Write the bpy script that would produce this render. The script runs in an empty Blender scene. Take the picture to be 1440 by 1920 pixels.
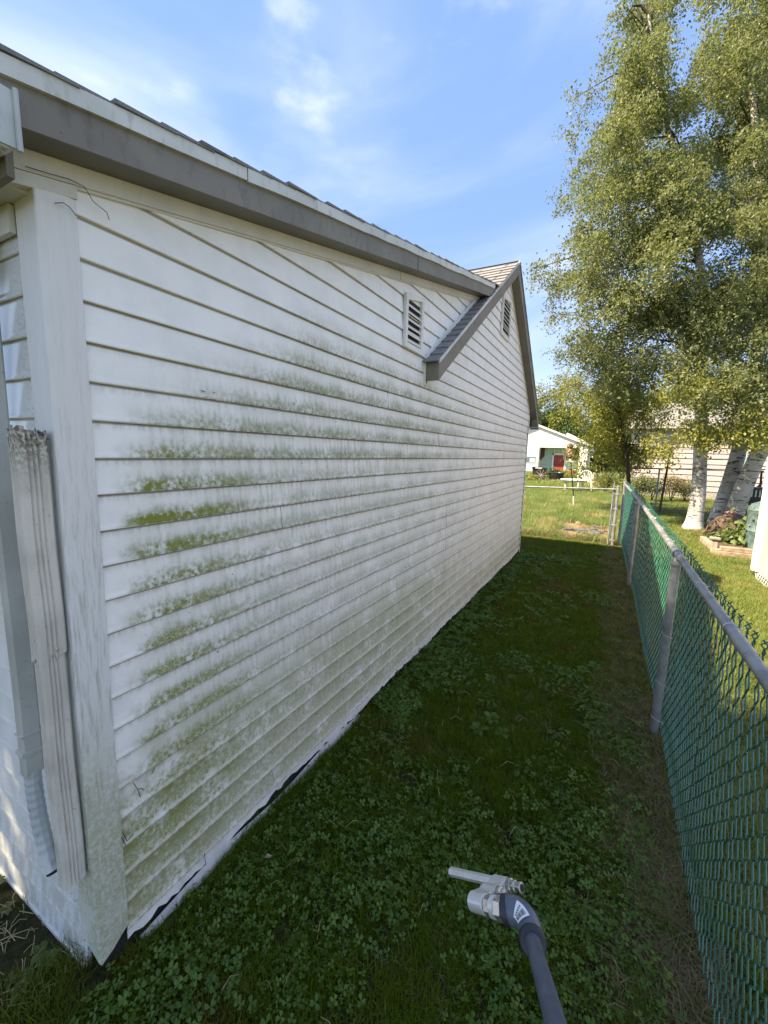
import bpy, bmesh, math, random
import numpy as np
from mathutils import Vector, Matrix, Euler
random.seed(7); R = math.radians
rng = np.random.default_rng(11)
sc = bpy.context.scene
col = sc.collection

# ---------------------------------------------------------------- camera, sky, sun, exposure
H = 1.87
F = 775.87
RM = np.array([[0.877, 0.479, 0.027], [-0.092, 0.113, 0.989], [-0.471, 0.871, -0.143]])
def _rot(yaw, pitch, roll):
    cy, sy, cp, sp = math.cos(yaw), math.sin(yaw), math.cos(pitch), math.sin(pitch)
    f = np.array([sy*cp, cy*cp, sp]); r = np.array([cy, -sy, 0.]); u = np.cross(r, f)
    cr, sr = math.cos(roll), math.sin(roll)
    return np.array([cr*r+sr*u, -sr*r+cr*u, f])
RM = _rot(R(-28.392), R(-8.2295), R(1.5838))
cd = bpy.data.cameras.new('camera'); cam = bpy.data.objects.new('camera', cd); col.objects.link(cam)
cam.matrix_world = Matrix(((RM[0][0], RM[1][0], -RM[2][0], 0), (RM[0][1], RM[1][1], -RM[2][1], 0),
                           (RM[0][2], RM[1][2], -RM[2][2], H), (0, 0, 0, 1)))
cd.sensor_fit = 'HORIZONTAL'; cd.sensor_width = 36; cd.lens = F/1440*36
cd.clip_start = 0.05; cd.clip_end = 2000
sc.camera = cam

SUN = Vector((-.70, -.55, 1.0)).normalized()
w = bpy.data.worlds.new('World'); sc.world = w; w.use_nodes = True
nt = w.node_tree; nt.nodes.clear()
def N(nt, t, **k):
    n = nt.nodes.new(t)
    for a, b in k.items(): setattr(n, a, b)
    return n
sky = N(nt, 'ShaderNodeTexSky', sky_type='NISHITA'); sky.sun_disc = False
sky.sun_elevation = math.asin(SUN.z); sky.sun_rotation = math.atan2(SUN.x, SUN.y) % (2*math.pi)
sky.altitude = 100; sky.air_density = 1.0; sky.dust_density = 0.1; sky.ozone_density = 2.0; sky.air_density = .8
tc = N(nt, 'ShaderNodeTexCoord')
mp = N(nt, 'ShaderNodeMapping'); mp.inputs['Scale'].default_value = (1.0, 1.0, 2.2); mp.inputs['Location'].default_value = (1.1, .4, .5); mp.inputs['Rotation'].default_value = (0.3, 0.2, 0.9)
n1 = N(nt, 'ShaderNodeTexNoise'); n1.inputs['Scale'].default_value = 1.6; n1.inputs['Detail'].default_value = 5; n1.inputs['Roughness'].default_value = .5; n1.inputs['Distortion'].default_value = .5
n2 = N(nt, 'ShaderNodeTexNoise'); n2.inputs['Scale'].default_value = 5.5; n2.inputs['Detail'].default_value = 6; n2.inputs['Roughness'].default_value = .5
r1 = N(nt, 'ShaderNodeMapRange'); r1.inputs['From Min'].default_value = .36; r1.inputs['From Max'].default_value = .70; r1.inputs['To Max'].default_value = .55; r1.interpolation_type = 'SMOOTHSTEP'
r2 = N(nt, 'ShaderNodeMapRange'); r2.inputs['From Min'].default_value = .56; r2.inputs['From Max'].default_value = .80; r2.inputs['To Max'].default_value = .5; r2.interpolation_type = 'SMOOTHSTEP'
ad = N(nt, 'ShaderNodeMath', operation='ADD'); ad.use_clamp = True
mx = N(nt, 'ShaderNodeMix', data_type='RGBA'); mx.inputs[7].default_value = (2.9, 3.6, 5.1, 1)
veil = N(nt, 'ShaderNodeMix', data_type='RGBA'); veil.inputs[0].default_value = .72; veil.inputs[7].default_value = (.66, 1.50, 4.0, 1)
hs = N(nt, 'ShaderNodeHueSaturation'); hs.inputs['Saturation'].default_value = 1.0; hs.inputs['Value'].default_value = 1.15
bg = N(nt, 'ShaderNodeBackground'); bg.inputs['Strength'].default_value = .125
ow = N(nt, 'ShaderNodeOutputWorld')
L = nt.links.new
L(tc.outputs['Generated'], mp.inputs['Vector']); L(mp.outputs[0], n1.inputs['Vector']); L(mp.outputs[0], n2.inputs['Vector'])
L(n1.outputs['Fac'], r1.inputs['Value']); L(n2.outputs['Fac'], r2.inputs['Value'])
L(r1.outputs[0], ad.inputs[0]); L(r2.outputs[0], ad.inputs[1]); L(ad.outputs[0], mx.inputs[0])
L(sky.outputs[0], hs.inputs['Color']); L(hs.outputs[0], veil.inputs[6]); L(veil.outputs[2], mx.inputs[6]); L(mx.outputs[2], bg.inputs['Color']); L(bg.outputs[0], ow.inputs[0])

sd = bpy.data.lights.new('sun', 'SUN'); sun = bpy.data.objects.new('sun', sd); col.objects.link(sun)
sd.energy = 5.0; sd.angle = R(.5); sd.color = (1.0, .93, .82)
sun.rotation_euler = SUN.to_track_quat('Z', 'Y').to_euler(); sun.location = (-8, -6, 12)
sc.view_settings.view_transform = 'Standard'; sc.view_settings.look = 'None'
sc.view_settings.exposure = 1.6; sc.view_settings.gamma = 1; sc.view_settings.use_curve_mapping = False
sc.view_settings.use_white_balance = True; sc.view_settings.white_balance_temperature = 8900; sc.view_settings.white_balance_tint = 10

# ---------------------------------------------------------------- helpers
def atd(x, y, d):            # photograph pixel + depth -> world point
    v = RM[0]*(x-720)/F - RM[1]*(y-960)/F + RM[2]
    return Vector((v[0]*d, v[1]*d, H+v[2]*d))
def atY(x, y, Y):
    v = RM[0]*(x-720)/F - RM[1]*(y-960)/F + RM[2]
    d = Y/v[1]; return Vector((v[0]*d, Y, H+v[2]*d))

class NB:                    # small node builder
    def __init__(s, name):
        s.m = bpy.data.materials.new(name); s.m.use_nodes = True; s.t = s.m.node_tree; s.t.nodes.clear()
        s.out = s.n('ShaderNodeOutputMaterial'); s.b = s.n('ShaderNodeBsdfPrincipled'); s.l(s.b.outputs[0], s.out.inputs[0])
        s.pos = None
    def n(s, t, **k):
        x = s.t.nodes.new(t)
        for a, b in k.items(): setattr(x, a, b)
        return x
    def l(s, a, b): s.t.links.new(a, b)
    def put(s, sock, v):
        if isinstance(v, bpy.types.NodeSocket): s.l(v, sock)
        else: sock.default_value = v
    def P(s):
        if s.pos is None: s.pos = s.n('ShaderNodeNewGeometry').outputs['Position']
        return s.pos
    def sep(s, v=None):
        x = s.n('ShaderNodeSeparateXYZ'); s.l(v or s.P(), x.inputs[0]); return x.outputs
    def m_(s, op, a, b=0., c=0., clamp=False):
        x = s.n('ShaderNodeMath', operation=op); x.use_clamp = clamp
        s.put(x.inputs[0], a); s.put(x.inputs[1], b); s.put(x.inputs[2], c); return x.outputs[0]
    def rng(s, v, a, b, c=0., d=1., smooth=True):
        x = s.n('ShaderNodeMapRange'); x.interpolation_type = 'SMOOTHSTEP' if smooth else 'LINEAR'
        s.put(x.inputs['Value'], v); s.put(x.inputs['From Min'], a); s.put(x.inputs['From Max'], b); s.put(x.inputs['To Min'], c); s.put(x.inputs['To Max'], d)
        return x.outputs[0]
    def noise(s, scale, detail=3, rough=.5, dist=0., vec=None, scl=None):
        v = vec or s.P()
        if scl:
            q = s.n('ShaderNodeMapping'); q.inputs['Scale'].default_value = scl; s.l(v, q.inputs['Vector']); v = q.outputs[0]
        x = s.n('ShaderNodeTexNoise'); x.inputs['Scale'].default_value = scale; x.inputs['Detail'].default_value = detail
        x.inputs['Roughness'].default_value = rough; x.inputs['Distortion'].default_value = dist
        s.l(v, x.inputs['Vector']); return x.outputs['Fac']
    def mix(s, f, a, b, mode='MIX'):
        x = s.n('ShaderNodeMix', data_type='RGBA', blend_type=mode)
        s.put(x.inputs[0], f)
        for i, q in ((6, a), (7, b)):
            s.put(x.inputs[i], (*q, 1) if isinstance(q, tuple) and len(q) == 3 else q)
        return x.outputs[2]
    def bump(s, h, dist=.002, st=1.):
        x = s.n('ShaderNodeBump'); x.inputs['Distance'].default_value = dist; x.inputs['Strength'].default_value = st
        s.l(h, x.inputs['Height']); s.l(x.outputs[0], s.b.inputs['Normal'])
    def fin(s, color=None, rough=.6, metal=0., spec=None):
        if color is not None: s.put(s.b.inputs['Base Color'], (*color, 1) if isinstance(color, tuple) and len(color) == 3 else color)
        s.put(s.b.inputs['Roughness'], rough); s.b.inputs['Metallic'].default_value = metal
        if spec is not None: s.b.inputs['Specular IOR Level'].default_value = spec
        return s.m

def mottled(name, c, rough=.6, metal=0., amt=.25, scale=12, spec=None, bump=0, c2=None):
    b = NB(name); f = b.noise(scale, 4, .6)
    c2 = c2 or tuple(x*(1-amt) for x in c)
    cc = b.mix(b.rng(f, .35, .65), c, c2)
    if bump: b.bump(b.noise(scale*6, 3, .6), bump)
    return b.fin(cc, rough, metal, spec)

M = {}
# vinyl siding of the gable wall with algae growing along the lower edges of the courses
S_ = 0.1143; Z0 = 0.1121
def make_siding():
    b = NB('stained_white_vinyl'); x, y, z = b.sep()
    t = b.m_('FRACT', b.m_('DIVIDE', b.m_('SUBTRACT', z, Z0), S_))
    big = b.noise(1.3, 3, .55); mid = b.noise(7, 4, .6); fine = b.noise(48, 4, .65)
    streak = b.noise(1, 4, .6, scl=(20, 42, 7)); speck = b.noise(150, 3, .7)
    base = b.mix(b.rng(mid, .35, .7), (.84, .84, .82), (.77, .775, .755))
    # where the growth reaches: below a line that climbs away from the near corner, dying out up high and far along
    top = b.m_('ADD', 2.02, b.m_('MULTIPLY', .62, b.rng(y, .72, 1.75, 0, 1, False)))
    zone = b.rng(b.m_('SUBTRACT', top, z), -.05, .42)
    left = b.rng(b.m_('ADD', y, b.m_('MULTIPLY', mid, .18)), .83, .98)
    lowz = b.rng(z, .85, .45)
    left = b.m_('MAXIMUM', left, lowz)
    far = b.rng(y, 2.6, 5.5, 1, .30)
    far = b.m_('MAXIMUM', far, b.rng(z, .7, .25, 0, .75))
    zone = b.m_('MULTIPLY', b.m_('MULTIPLY', zone, left), far)
    # vertical profile inside a course
    edge_hi = b.rng(t, b.m_('SUBTRACT', b.m_('ADD', b.m_('MULTIPLY', streak, 1.1), b.m_('MULTIPLY', b.noise(1, 2, .5, scl=(4, 4.5, 3)), .9)), .22), b.m_('MULTIPLY', streak, .35))
    prof_hi = b.m_('MULTIPLY', edge_hi, b.rng(t, .01, .05))
    prof_lo = b.rng(b.m_('ADD', t, b.m_('MULTIPLY', b.m_('SUBTRACT', fine, .5), .55)), .08, .42)
    prof = b.n('ShaderNodeMix', data_type='FLOAT'); b.put(prof.inputs[0], lowz); b.put(prof.inputs[2], prof_hi); b.put(prof.inputs[3], prof_lo)
    prof = prof.outputs[0]
    dens = b.rng(b.m_('ADD', b.m_('MULTIPLY', fine, .6), b.m_('MULTIPLY', mid, .4)), .30, .68, .12, 1.)
    near = b.rng(b.m_('ADD', y, b.m_('MULTIPLY', big, .7)), 1.95, 1.15)
    hi_w = b.rng(z, 1.62, 1.85); lo_w = b.rng(z, 1.0, .6)
    wgt = b.m_('MAXIMUM', b.m_('MAXIMUM', hi_w, b.m_('MULTIPLY', lo_w, .8)), b.m_('ADD', .60, b.m_('MULTIPLY', near, .5)))
    g = b.m_('MULTIPLY', b.m_('MULTIPLY', b.m_('MULTIPLY', zone, prof), dens), wgt)
    lush = b.m_('MULTIPLY', b.rng(b.m_('ADD', b.m_('MULTIPLY', mid, .6), b.m_('MULTIPLY', fine, .4)), .39, .53), b.m_('ADD', .10, b.m_('MULTIPLY', near, .90)))
    lush = b.m_('MULTIPLY', lush, b.rng(z, 2.1, 1.75))
    lush = b.m_('MULTIPLY', lush, b.m_('MAXIMUM', b.rng(t, .55, .20), b.m_('MULTIPLY', lo_w, .5)))
    # grey film of dirt over the middle
    grime = b.m_('MULTIPLY', b.rng(streak, .38, .72), b.rng(big, .35, .60))
    gz = b.m_('MULTIPLY', b.rng(z, 2.3, 1.75), b.rng(y, .8, 1.2))
    c = b.mix(b.m_('MULTIPLY', b.m_('MULTIPLY', grime, gz), .40), base, (.42, .42, .38))
    c = b.mix(b.m_('MULTIPLY', b.m_('MULTIPLY', zone, b.rng(mid, .2, .55)), b.m_('ADD', .24, b.m_('MULTIPLY', lo_w, .52))), c, (.47, .48, .32))
    c = b.mix(b.m_('MULTIPLY', g, .95), c, (.22, .235, .12))
    c = b.mix(b.m_('MULTIPLY', g, b.m_('MULTIPLY', lush, 1.5), clamp=True), c, (.19, .215, .030))
    # dark mildew flecks along the upper rim of the growth
    fl = b.m_('MULTIPLY', b.rng(speck, .60, .70), b.m_('MULTIPLY', b.rng(zone, .05, .5), b.rng(t, .95, .35)))
    fl = b.m_('MULTIPLY', fl, b.rng(fine, .45, .6))
    c = b.mix(b.m_('MULTIPLY', fl, .62), c, (.13, .145, .09))
    # far courses: dark specks sitting on the edges
    fs = b.m_('MULTIPLY', b.m_('MULTIPLY', b.rng(b.noise(1, 4, .7, scl=(30, 26, 60)), .56, .66), b.rng(t, .50, .10)), b.rng(y, 2.2, 3.2, 0, .75))
    fs = b.m_('MULTIPLY', fs, b.rng(z, .6, 1.0))
    c = b.mix(fs, c, (.20, .22, .14))
    # grazing trails: thin pale wriggles eaten through the growth
    tr = b.noise(55, 2, .5, 1.8)
    ridge = b.rng(b.m_('ABSOLUTE', b.m_('SUBTRACT', tr, .5)), .022, .008)
    tr2 = b.noise(90, 2, .5, 2.2); ridge2 = b.rng(b.m_('ABSOLUTE', b.m_('SUBTRACT', tr2, .5)), .03, .01)
    rd = b.m_('MULTIPLY', b.m_('MAXIMUM', ridge, b.m_('MULTIPLY', ridge2, .7)), b.m_('MULTIPLY', b.rng(z, 1.65, 1.2), b.rng(t, .85, .35)))
    rd = b.m_('MULTIPLY', rd, b.rng(mid, .42, .55))
    c = b.mix(b.m_('MULTIPLY', rd, .8), c, (.66, .68, .62))
    # brownish film on the bottom courses and dirt plus a painted-in shadow line under each lap
    c = b.mix(b.m_('MULTIPLY', b.m_('MULTIPLY', b.rng(z, .5, .15), b.rng(fine, .4, .65)), .35), c, (.42, .38, .28))
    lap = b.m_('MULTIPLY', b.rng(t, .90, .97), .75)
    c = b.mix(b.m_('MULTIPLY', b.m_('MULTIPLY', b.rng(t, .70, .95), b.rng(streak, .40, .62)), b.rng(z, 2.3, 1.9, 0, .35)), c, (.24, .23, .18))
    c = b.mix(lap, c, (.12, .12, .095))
    c = b.mix(b.m_('MULTIPLY', b.m_('MULTIPLY', b.rng(t, .10, .03), b.rng(fine, .42, .6)), b.m_('MULTIPLY', zone, .6)), c, (.13, .14, .07))
    b.bump(b.m_('ADD', b.m_('MULTIPLY', fine, .4), b.m_('MULTIPLY', b.noise(3, 2), 3.)), .0012)
    return b.fin(c, b.rng(g, 0, .6, .42, .8), 0, .4)
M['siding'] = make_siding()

def make_clean_siding():
    b = NB('weathered_white_vinyl'); x, y, z = b.sep()
    sp = b.noise(120, 3, .7); st = b.noise(1, 3, .6, scl=(25, 25, 6)); md = b.noise(5, 3)
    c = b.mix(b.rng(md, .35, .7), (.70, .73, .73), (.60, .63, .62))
    c = b.mix(b.m_('MULTIPLY', b.rng(z, 1.1, .3), b.m_('MULTIPLY', b.rng(sp, .54, .70), .6)), c, (.27, .25, .19))
    c = b.mix(b.m_('MULTIPLY', b.rng(z, .6, .1), b.m_('MULTIPLY', b.rng(st, .35, .65), .55)), c, (.36, .34, .25))
    c = b.mix(b.m_('MULTIPLY', b.rng(x, -1.62, -1.50), b.m_('MULTIPLY', b.rng(sp, .52, .6), .5)), c, (.2, .21, .18))
    b.bump(md, .0008)
    return b.fin(c, b.rng(z, 1.4, .9, .16, .6), 0, .75)
M['side'] = make_clean_siding()

def make_post():
    b = NB('mouldy_corner_post'); x, y, z = b.sep()
    st = b.noise(1, 5, .65, scl=(110, 110, 9)); fn = b.noise(60, 4, .65); md = b.noise(6, 3)
    tr = b.noise(70, 2, .5, 2.); ridge = b.rng(b.m_('ABSOLUTE', b.m_('SUBTRACT', tr, .5)), .05, .015)
    c = b.mix(b.m_('MULTIPLY', b.rng(st, .46, .66), b.rng(z, 2.3, 1.2, .1, .62)), (.68, .69, .685), (.33, .36, .31))
    low = b.rng(b.m_('ADD', z, b.m_('MULTIPLY', md, .5)), 1.35, .75)
    c = b.mix(b.m_('MULTIPLY', low, b.rng(fn, .3, .6, .25, .85)), c, (.30, .33, .17))
    c = b.mix(b.m_('MULTIPLY', b.m_('MULTIPLY', low, ridge), .6), c, (.60, .62, .55))
    c = b.mix(b.m_('MULTIPLY', b.rng(z, .5, .1), b.m_('MULTIPLY', b.rng(md, .45, .65), .8)), c, (.62, .64, .60))
    b.bump(b.m_('ADD', st, fn), .0008)
    return b.fin(c, .5, 0, .45)
M['post'] = make_post()

def make_trim(name, c1, c2, streaks=.35, rough=.5):
    b = NB(name)
    st = b.noise(1, 4, .6, scl=(30, 30, 12)); sp = b.noise(160, 3, .7); md = b.noise(4, 3)
    c = b.mix(b.rng(md, .35, .65), c1, c2)
    c = b.mix(b.m_('MULTIPLY', b.rng(st, .52, .72), streaks), c, tuple(q*.45 for q in c2))
    c = b.mix(b.m_('MULTIPLY', b.rng(sp, .66, .72), .5), c, tuple(q*.35 for q in c2))
    b.bump(md, .001)
    return b.fin(c, rough, 0, .4)
M['drip'] = make_trim('drip_edge_metal', (.60, .63, .62), (.50, .53, .51), .4)
M['taupe'] = make_trim('taupe_aluminium', (.215, .198, .165), (.175, .163, .135), .45)
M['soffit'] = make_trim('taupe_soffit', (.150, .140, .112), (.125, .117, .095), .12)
M['frieze'] = make_trim('cream_trim', (.60, .59, .53), (.50, .50, .45), .12)
M['white'] = make_trim('white_trim', (.74, .74, .72), (.64, .64, .62), .25)
M['gutter'] = make_trim('galvanised_gutter', (.52, .57, .58), (.38, .42, .42), .7, .4)
M['grime'] = make_trim('grimy_wood', (.20, .19, .14), (.10, .10, .07), .5)

def make_spout(name, c1, c2, dirt):
    b = NB(name); x, y, z = b.sep()
    sp = b.noise(90, 4, .7); st = b.noise(1, 3, .6, scl=(60, 60, 8)); md = b.noise(6, 3)
    c = b.mix(b.rng(md, .35, .65), c1, c2)
    c = b.mix(b.m_('MULTIPLY', b.rng(st, .48, .75), dirt), c, (.36, .32, .25))
    if dirt > .3:
        c = b.mix(b.m_('MULTIPLY', b.rng(z, 1.74, 1.90), b.rng(sp, .36, .58)), c, (.12, .095, .06))
    c = b.mix(b.m_('MULTIPLY', b.rng(sp, .64, .7), .6), c, (.08, .07, .05))
    b.bump(md, .002)
    return b.fin(c, .42, 0, .5)
M['spout'] = make_spout('white_downspout', (.62, .60, .55), (.50, .49, .44), .45)
M['spout2'] = make_spout('grey_downspout', (.46, .48, .46), (.38, .40, .38), .15)

def make_shingle(name, c1, c2, c3):
    b = NB(name); oi = b.n('ShaderNodeObjectInfo')
    gr = b.noise(260, 3, .8); md = b.noise(9, 4, .6)
    c = b.mix(oi.outputs['Random'], c1, c2); c = b.mix(b.rng(gr, .4, .62), c, c3)
    c = b.mix(b.m_('MULTIPLY', b.rng(md, .5, .7), .4), c, tuple(q*.5 for q in c1))
    b.bump(gr, .003)
    return b.fin(c, .9, 0, .2)
M['shingle'] = make_shingle('asphalt_shingle', (.15, .152, .158), (.20, .20, .205), (.28, .28, .285))

M['black_gap'] = mottled('dark_gap', (.02, .02, .018), .9)
M['galv'] = mottled('galvanised_tube', (.38, .395, .40), .5, .6, .35, 9, bump=.0006)
M['galv2'] = mottled('bright_wire', (.62, .63, .64), .35, .8, .2, 20)
M['green_wire'] = mottled('green_vinyl_coating', (.023, .140, .098), .28, 0, .3, 6, spec=.6)
M['alu'] = mottled('cast_aluminium', (.74, .74, .72), .38, .45, .2, 14, bump=.0006)
M['nickel'] = mottled('nickel_fitting', (.55, .53, .48), .25, .7, .45, 30)
M['rustnut'] = mottled('worn_plug', (.36, .27, .2), .5, .6, .4, 60)
M['pvc'] = mottled('grey_pvc', (.115, .135, .175), .38, 0, .22, 25, spec=.5, bump=.0004)
M['pvc_dark'] = mottled('dark_pvc', (.03, .033, .042), .5, 0, .2, 25)
M['sticker'] = mottled('white_sticker', (.78, .78, .78), .5, 0, .06, 30)
M['ink'] = mottled('black_ink', (.12, .12, .13), .6)
M['plastic_black'] = mottled('black_plastic', (.022, .024, .028), .38, 0, .3, 6, spec=.5)
M['plastic_white'] = mottled('white_plastic', (.72, .70, .64), .45, 0, .12, 8)
M['red_paint'] = mottled('red_door_paint', (.36, .055, .045), .6, 0, .25, 5)
M['mint'] = mottled('mint_siding', (.46, .60, .50), .6, 0, .12, 3)
M['housewhite'] = mottled('bright_white_paint', (.80, .80, .78), .6, 0, .06, 2)
M['pinkwall'] = mottled('pale_pink_siding', (.49, .42, .42), .7, 0, .10, 2)
M['browndark'] = mottled('dark_brown_boards', (.11, .07, .05), .8, 0, .4, 8)
M['wood'] = mottled('grey_wood', (.42, .37, .31), .85, 0, .4, 14, bump=.002)
M['timber'] = mottled('landscape_timber', (.40, .31, .23), .9, 0, .45, 10, bump=.003)
M['rust'] = mottled('rusty_steel', (.16, .085, .06), .8, .2, .4, 12)
M['darkmetal'] = mottled('dark_steel', (.05, .05, .052), .5, .4, .3, 10)
M['owl'] = mottled('brown_owl_paint', (.17, .085, .055), .7, 0, .5, 40, c2=(.10, .05, .035))
M['owl_light'] = mottled('buff_owl_paint', (.42, .30, .22), .7, 0, .3, 50)
M['teal'] = mottled('weathered_green_steel', (.11, .19, .18), .6, .1, .5, 14, c2=(.06, .10, .10))
M['greenplastic'] = mottled('green_plastic', (.03, .42, .22), .4, 0, .2, 5)
M['glass'] = NB('window_glass').fin((.10, .16, .18), .08, 0, .8)
M['bluecover'] = mottled('pale_blue_curtain', (.40, .55, .60), .7, 0, .2, 6)
M['soilclod'] = mottled('broken_slate', (.13, .14, .15), .8, 0, .5, 18, bump=.004)
M['straw_m'] = mottled('straw', (.38, .30, .16), .8, 0, .3, 20)
M['clay'] = mottled('terracotta', (.45, .10, .05), .7, 0, .2, 10)
M['pinkfabric'] = mottled('pink_cloth', (.45, .2, .2), .8)
M['conc'] = mottled('concrete_footing', (.40, .38, .34), .9, 0, .3, 10, bump=.003)

def make_birch():
    b = NB('birch_bark'); 
    bd = b.noise(1, 4, .6, 1.2, scl=(3, 3, 17)); md = b.noise(2.2, 3)
    c = b.mix(b.rng(md, .4, .7), (.56, .53, .50), (.36, .34, .32))
    c = b.mix(b.m_('MULTIPLY', b.rng(bd, .54, .60), .9), c, (.045, .04, .038))
    b.bump(bd, .01)
    return b.fin(c, .8, 0, .2)
M['birch'] = make_birch()
M['twig'] = mottled('dark_twig', (.065, .05, .042), .85, 0, .4, 8)

def leafmat(name, c1, c2, trans=.35, c3=None, rough=.45, spec=.35):
    b = NB(name); oi = b.n('ShaderNodeObjectInfo'); at = b.n('ShaderNodeAttribute', attribute_name='tint')
    big = b.noise(.55, 2)
    f = b.m_('ADD', b.m_('MULTIPLY', oi.outputs['Random'], .55), b.m_('MULTIPLY', at.outputs['Fac'], .45))
    c = b.mix(f, c1, c2)
    if c3: c = b.mix(b.rng(b.noise(1.1, 3), .52, .68), c, c3)
    b.fin(c, rough, 0, spec)
    tr = b.n('ShaderNodeBsdfTranslucent'); 
    tcx = b.mix(.5, c, (c2[0]*1.3, c2[1]*1.5, c2[2]*.6)); b.l(tcx, tr.inputs['Color'])
    ms = b.n('ShaderNodeMixShader'); ms.inputs[0].default_value = trans
    b.l(b.b.outputs[0], ms.inputs[1]); b.l(tr.outputs[0], ms.inputs[2]); b.l(ms.outputs[0], b.out.inputs[0])
    return b.m
M['leaf'] = leafmat('birch_leaf', (.12, .145, .055), (.24, .265, .13), .38, rough=.5)
M['leaf_y'] = leafmat('yellowing_leaf', (.16, .185, .04), (.28, .28, .08), .38)
M['leaf_d'] = leafmat('dark_leaf', (.03, .065, .018), (.06, .11, .03), .3)
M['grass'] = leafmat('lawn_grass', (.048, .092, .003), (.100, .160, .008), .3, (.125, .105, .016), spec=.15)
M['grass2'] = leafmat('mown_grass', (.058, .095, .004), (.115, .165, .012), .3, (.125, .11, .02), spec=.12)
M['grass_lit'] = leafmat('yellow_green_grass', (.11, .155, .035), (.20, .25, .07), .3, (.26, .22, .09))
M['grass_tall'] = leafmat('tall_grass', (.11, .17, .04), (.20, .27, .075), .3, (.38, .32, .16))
M['grass_dry'] = leafmat('dry_grass', (.20, .155, .08), (.36, .29, .15), .25)
M['thatch'] = leafmat('brown_thatch', (.12, .10, .042), (.23, .19, .09), .2)
M['clover'] = leafmat('clover_leaf', (.032, .082, .008), (.105, .195, .034), .3, rough=.4, spec=.3)
M['weed'] = leafmat('broad_weed_leaf', (.075, .12, .035), (.15, .20, .07), .3)

def make_ground():
    b = NB('soil_and_thatch'); x, y, z = b.sep()
    n_ = b.noise(30, 5, .7); m = b.noise(2, 4, .6)
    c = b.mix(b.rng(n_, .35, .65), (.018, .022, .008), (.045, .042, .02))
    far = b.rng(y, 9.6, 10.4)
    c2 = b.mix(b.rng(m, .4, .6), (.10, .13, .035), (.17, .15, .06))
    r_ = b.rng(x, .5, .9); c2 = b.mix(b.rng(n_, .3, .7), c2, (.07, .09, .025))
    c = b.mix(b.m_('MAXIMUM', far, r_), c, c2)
    strip = b.m_('MULTIPLY', b.rng(b.m_('ABSOLUTE', b.m_('SUBTRACT', b.m_('ADD', x, b.m_('MULTIPLY', m, .15)), .42)), .22, .08), b.rng(y, 10, 9))
    c = b.mix(strip, c, (.065, .048, .025))
    bare = b.m_('MULTIPLY', b.m_('MULTIPLY', b.rng(x, -1.5, -.7), b.rng(x, .35, .15)), b.m_('MULTIPLY', b.rng(y, 10.3, 10.9), b.rng(y, 13.4, 12.6)))
    c = b.mix(bare, c, (.24, .185, .13))
    b.bump(n_, .012)
    return b.fin(c, .95, 0, .15)
M['ground'] = make_ground()

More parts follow.
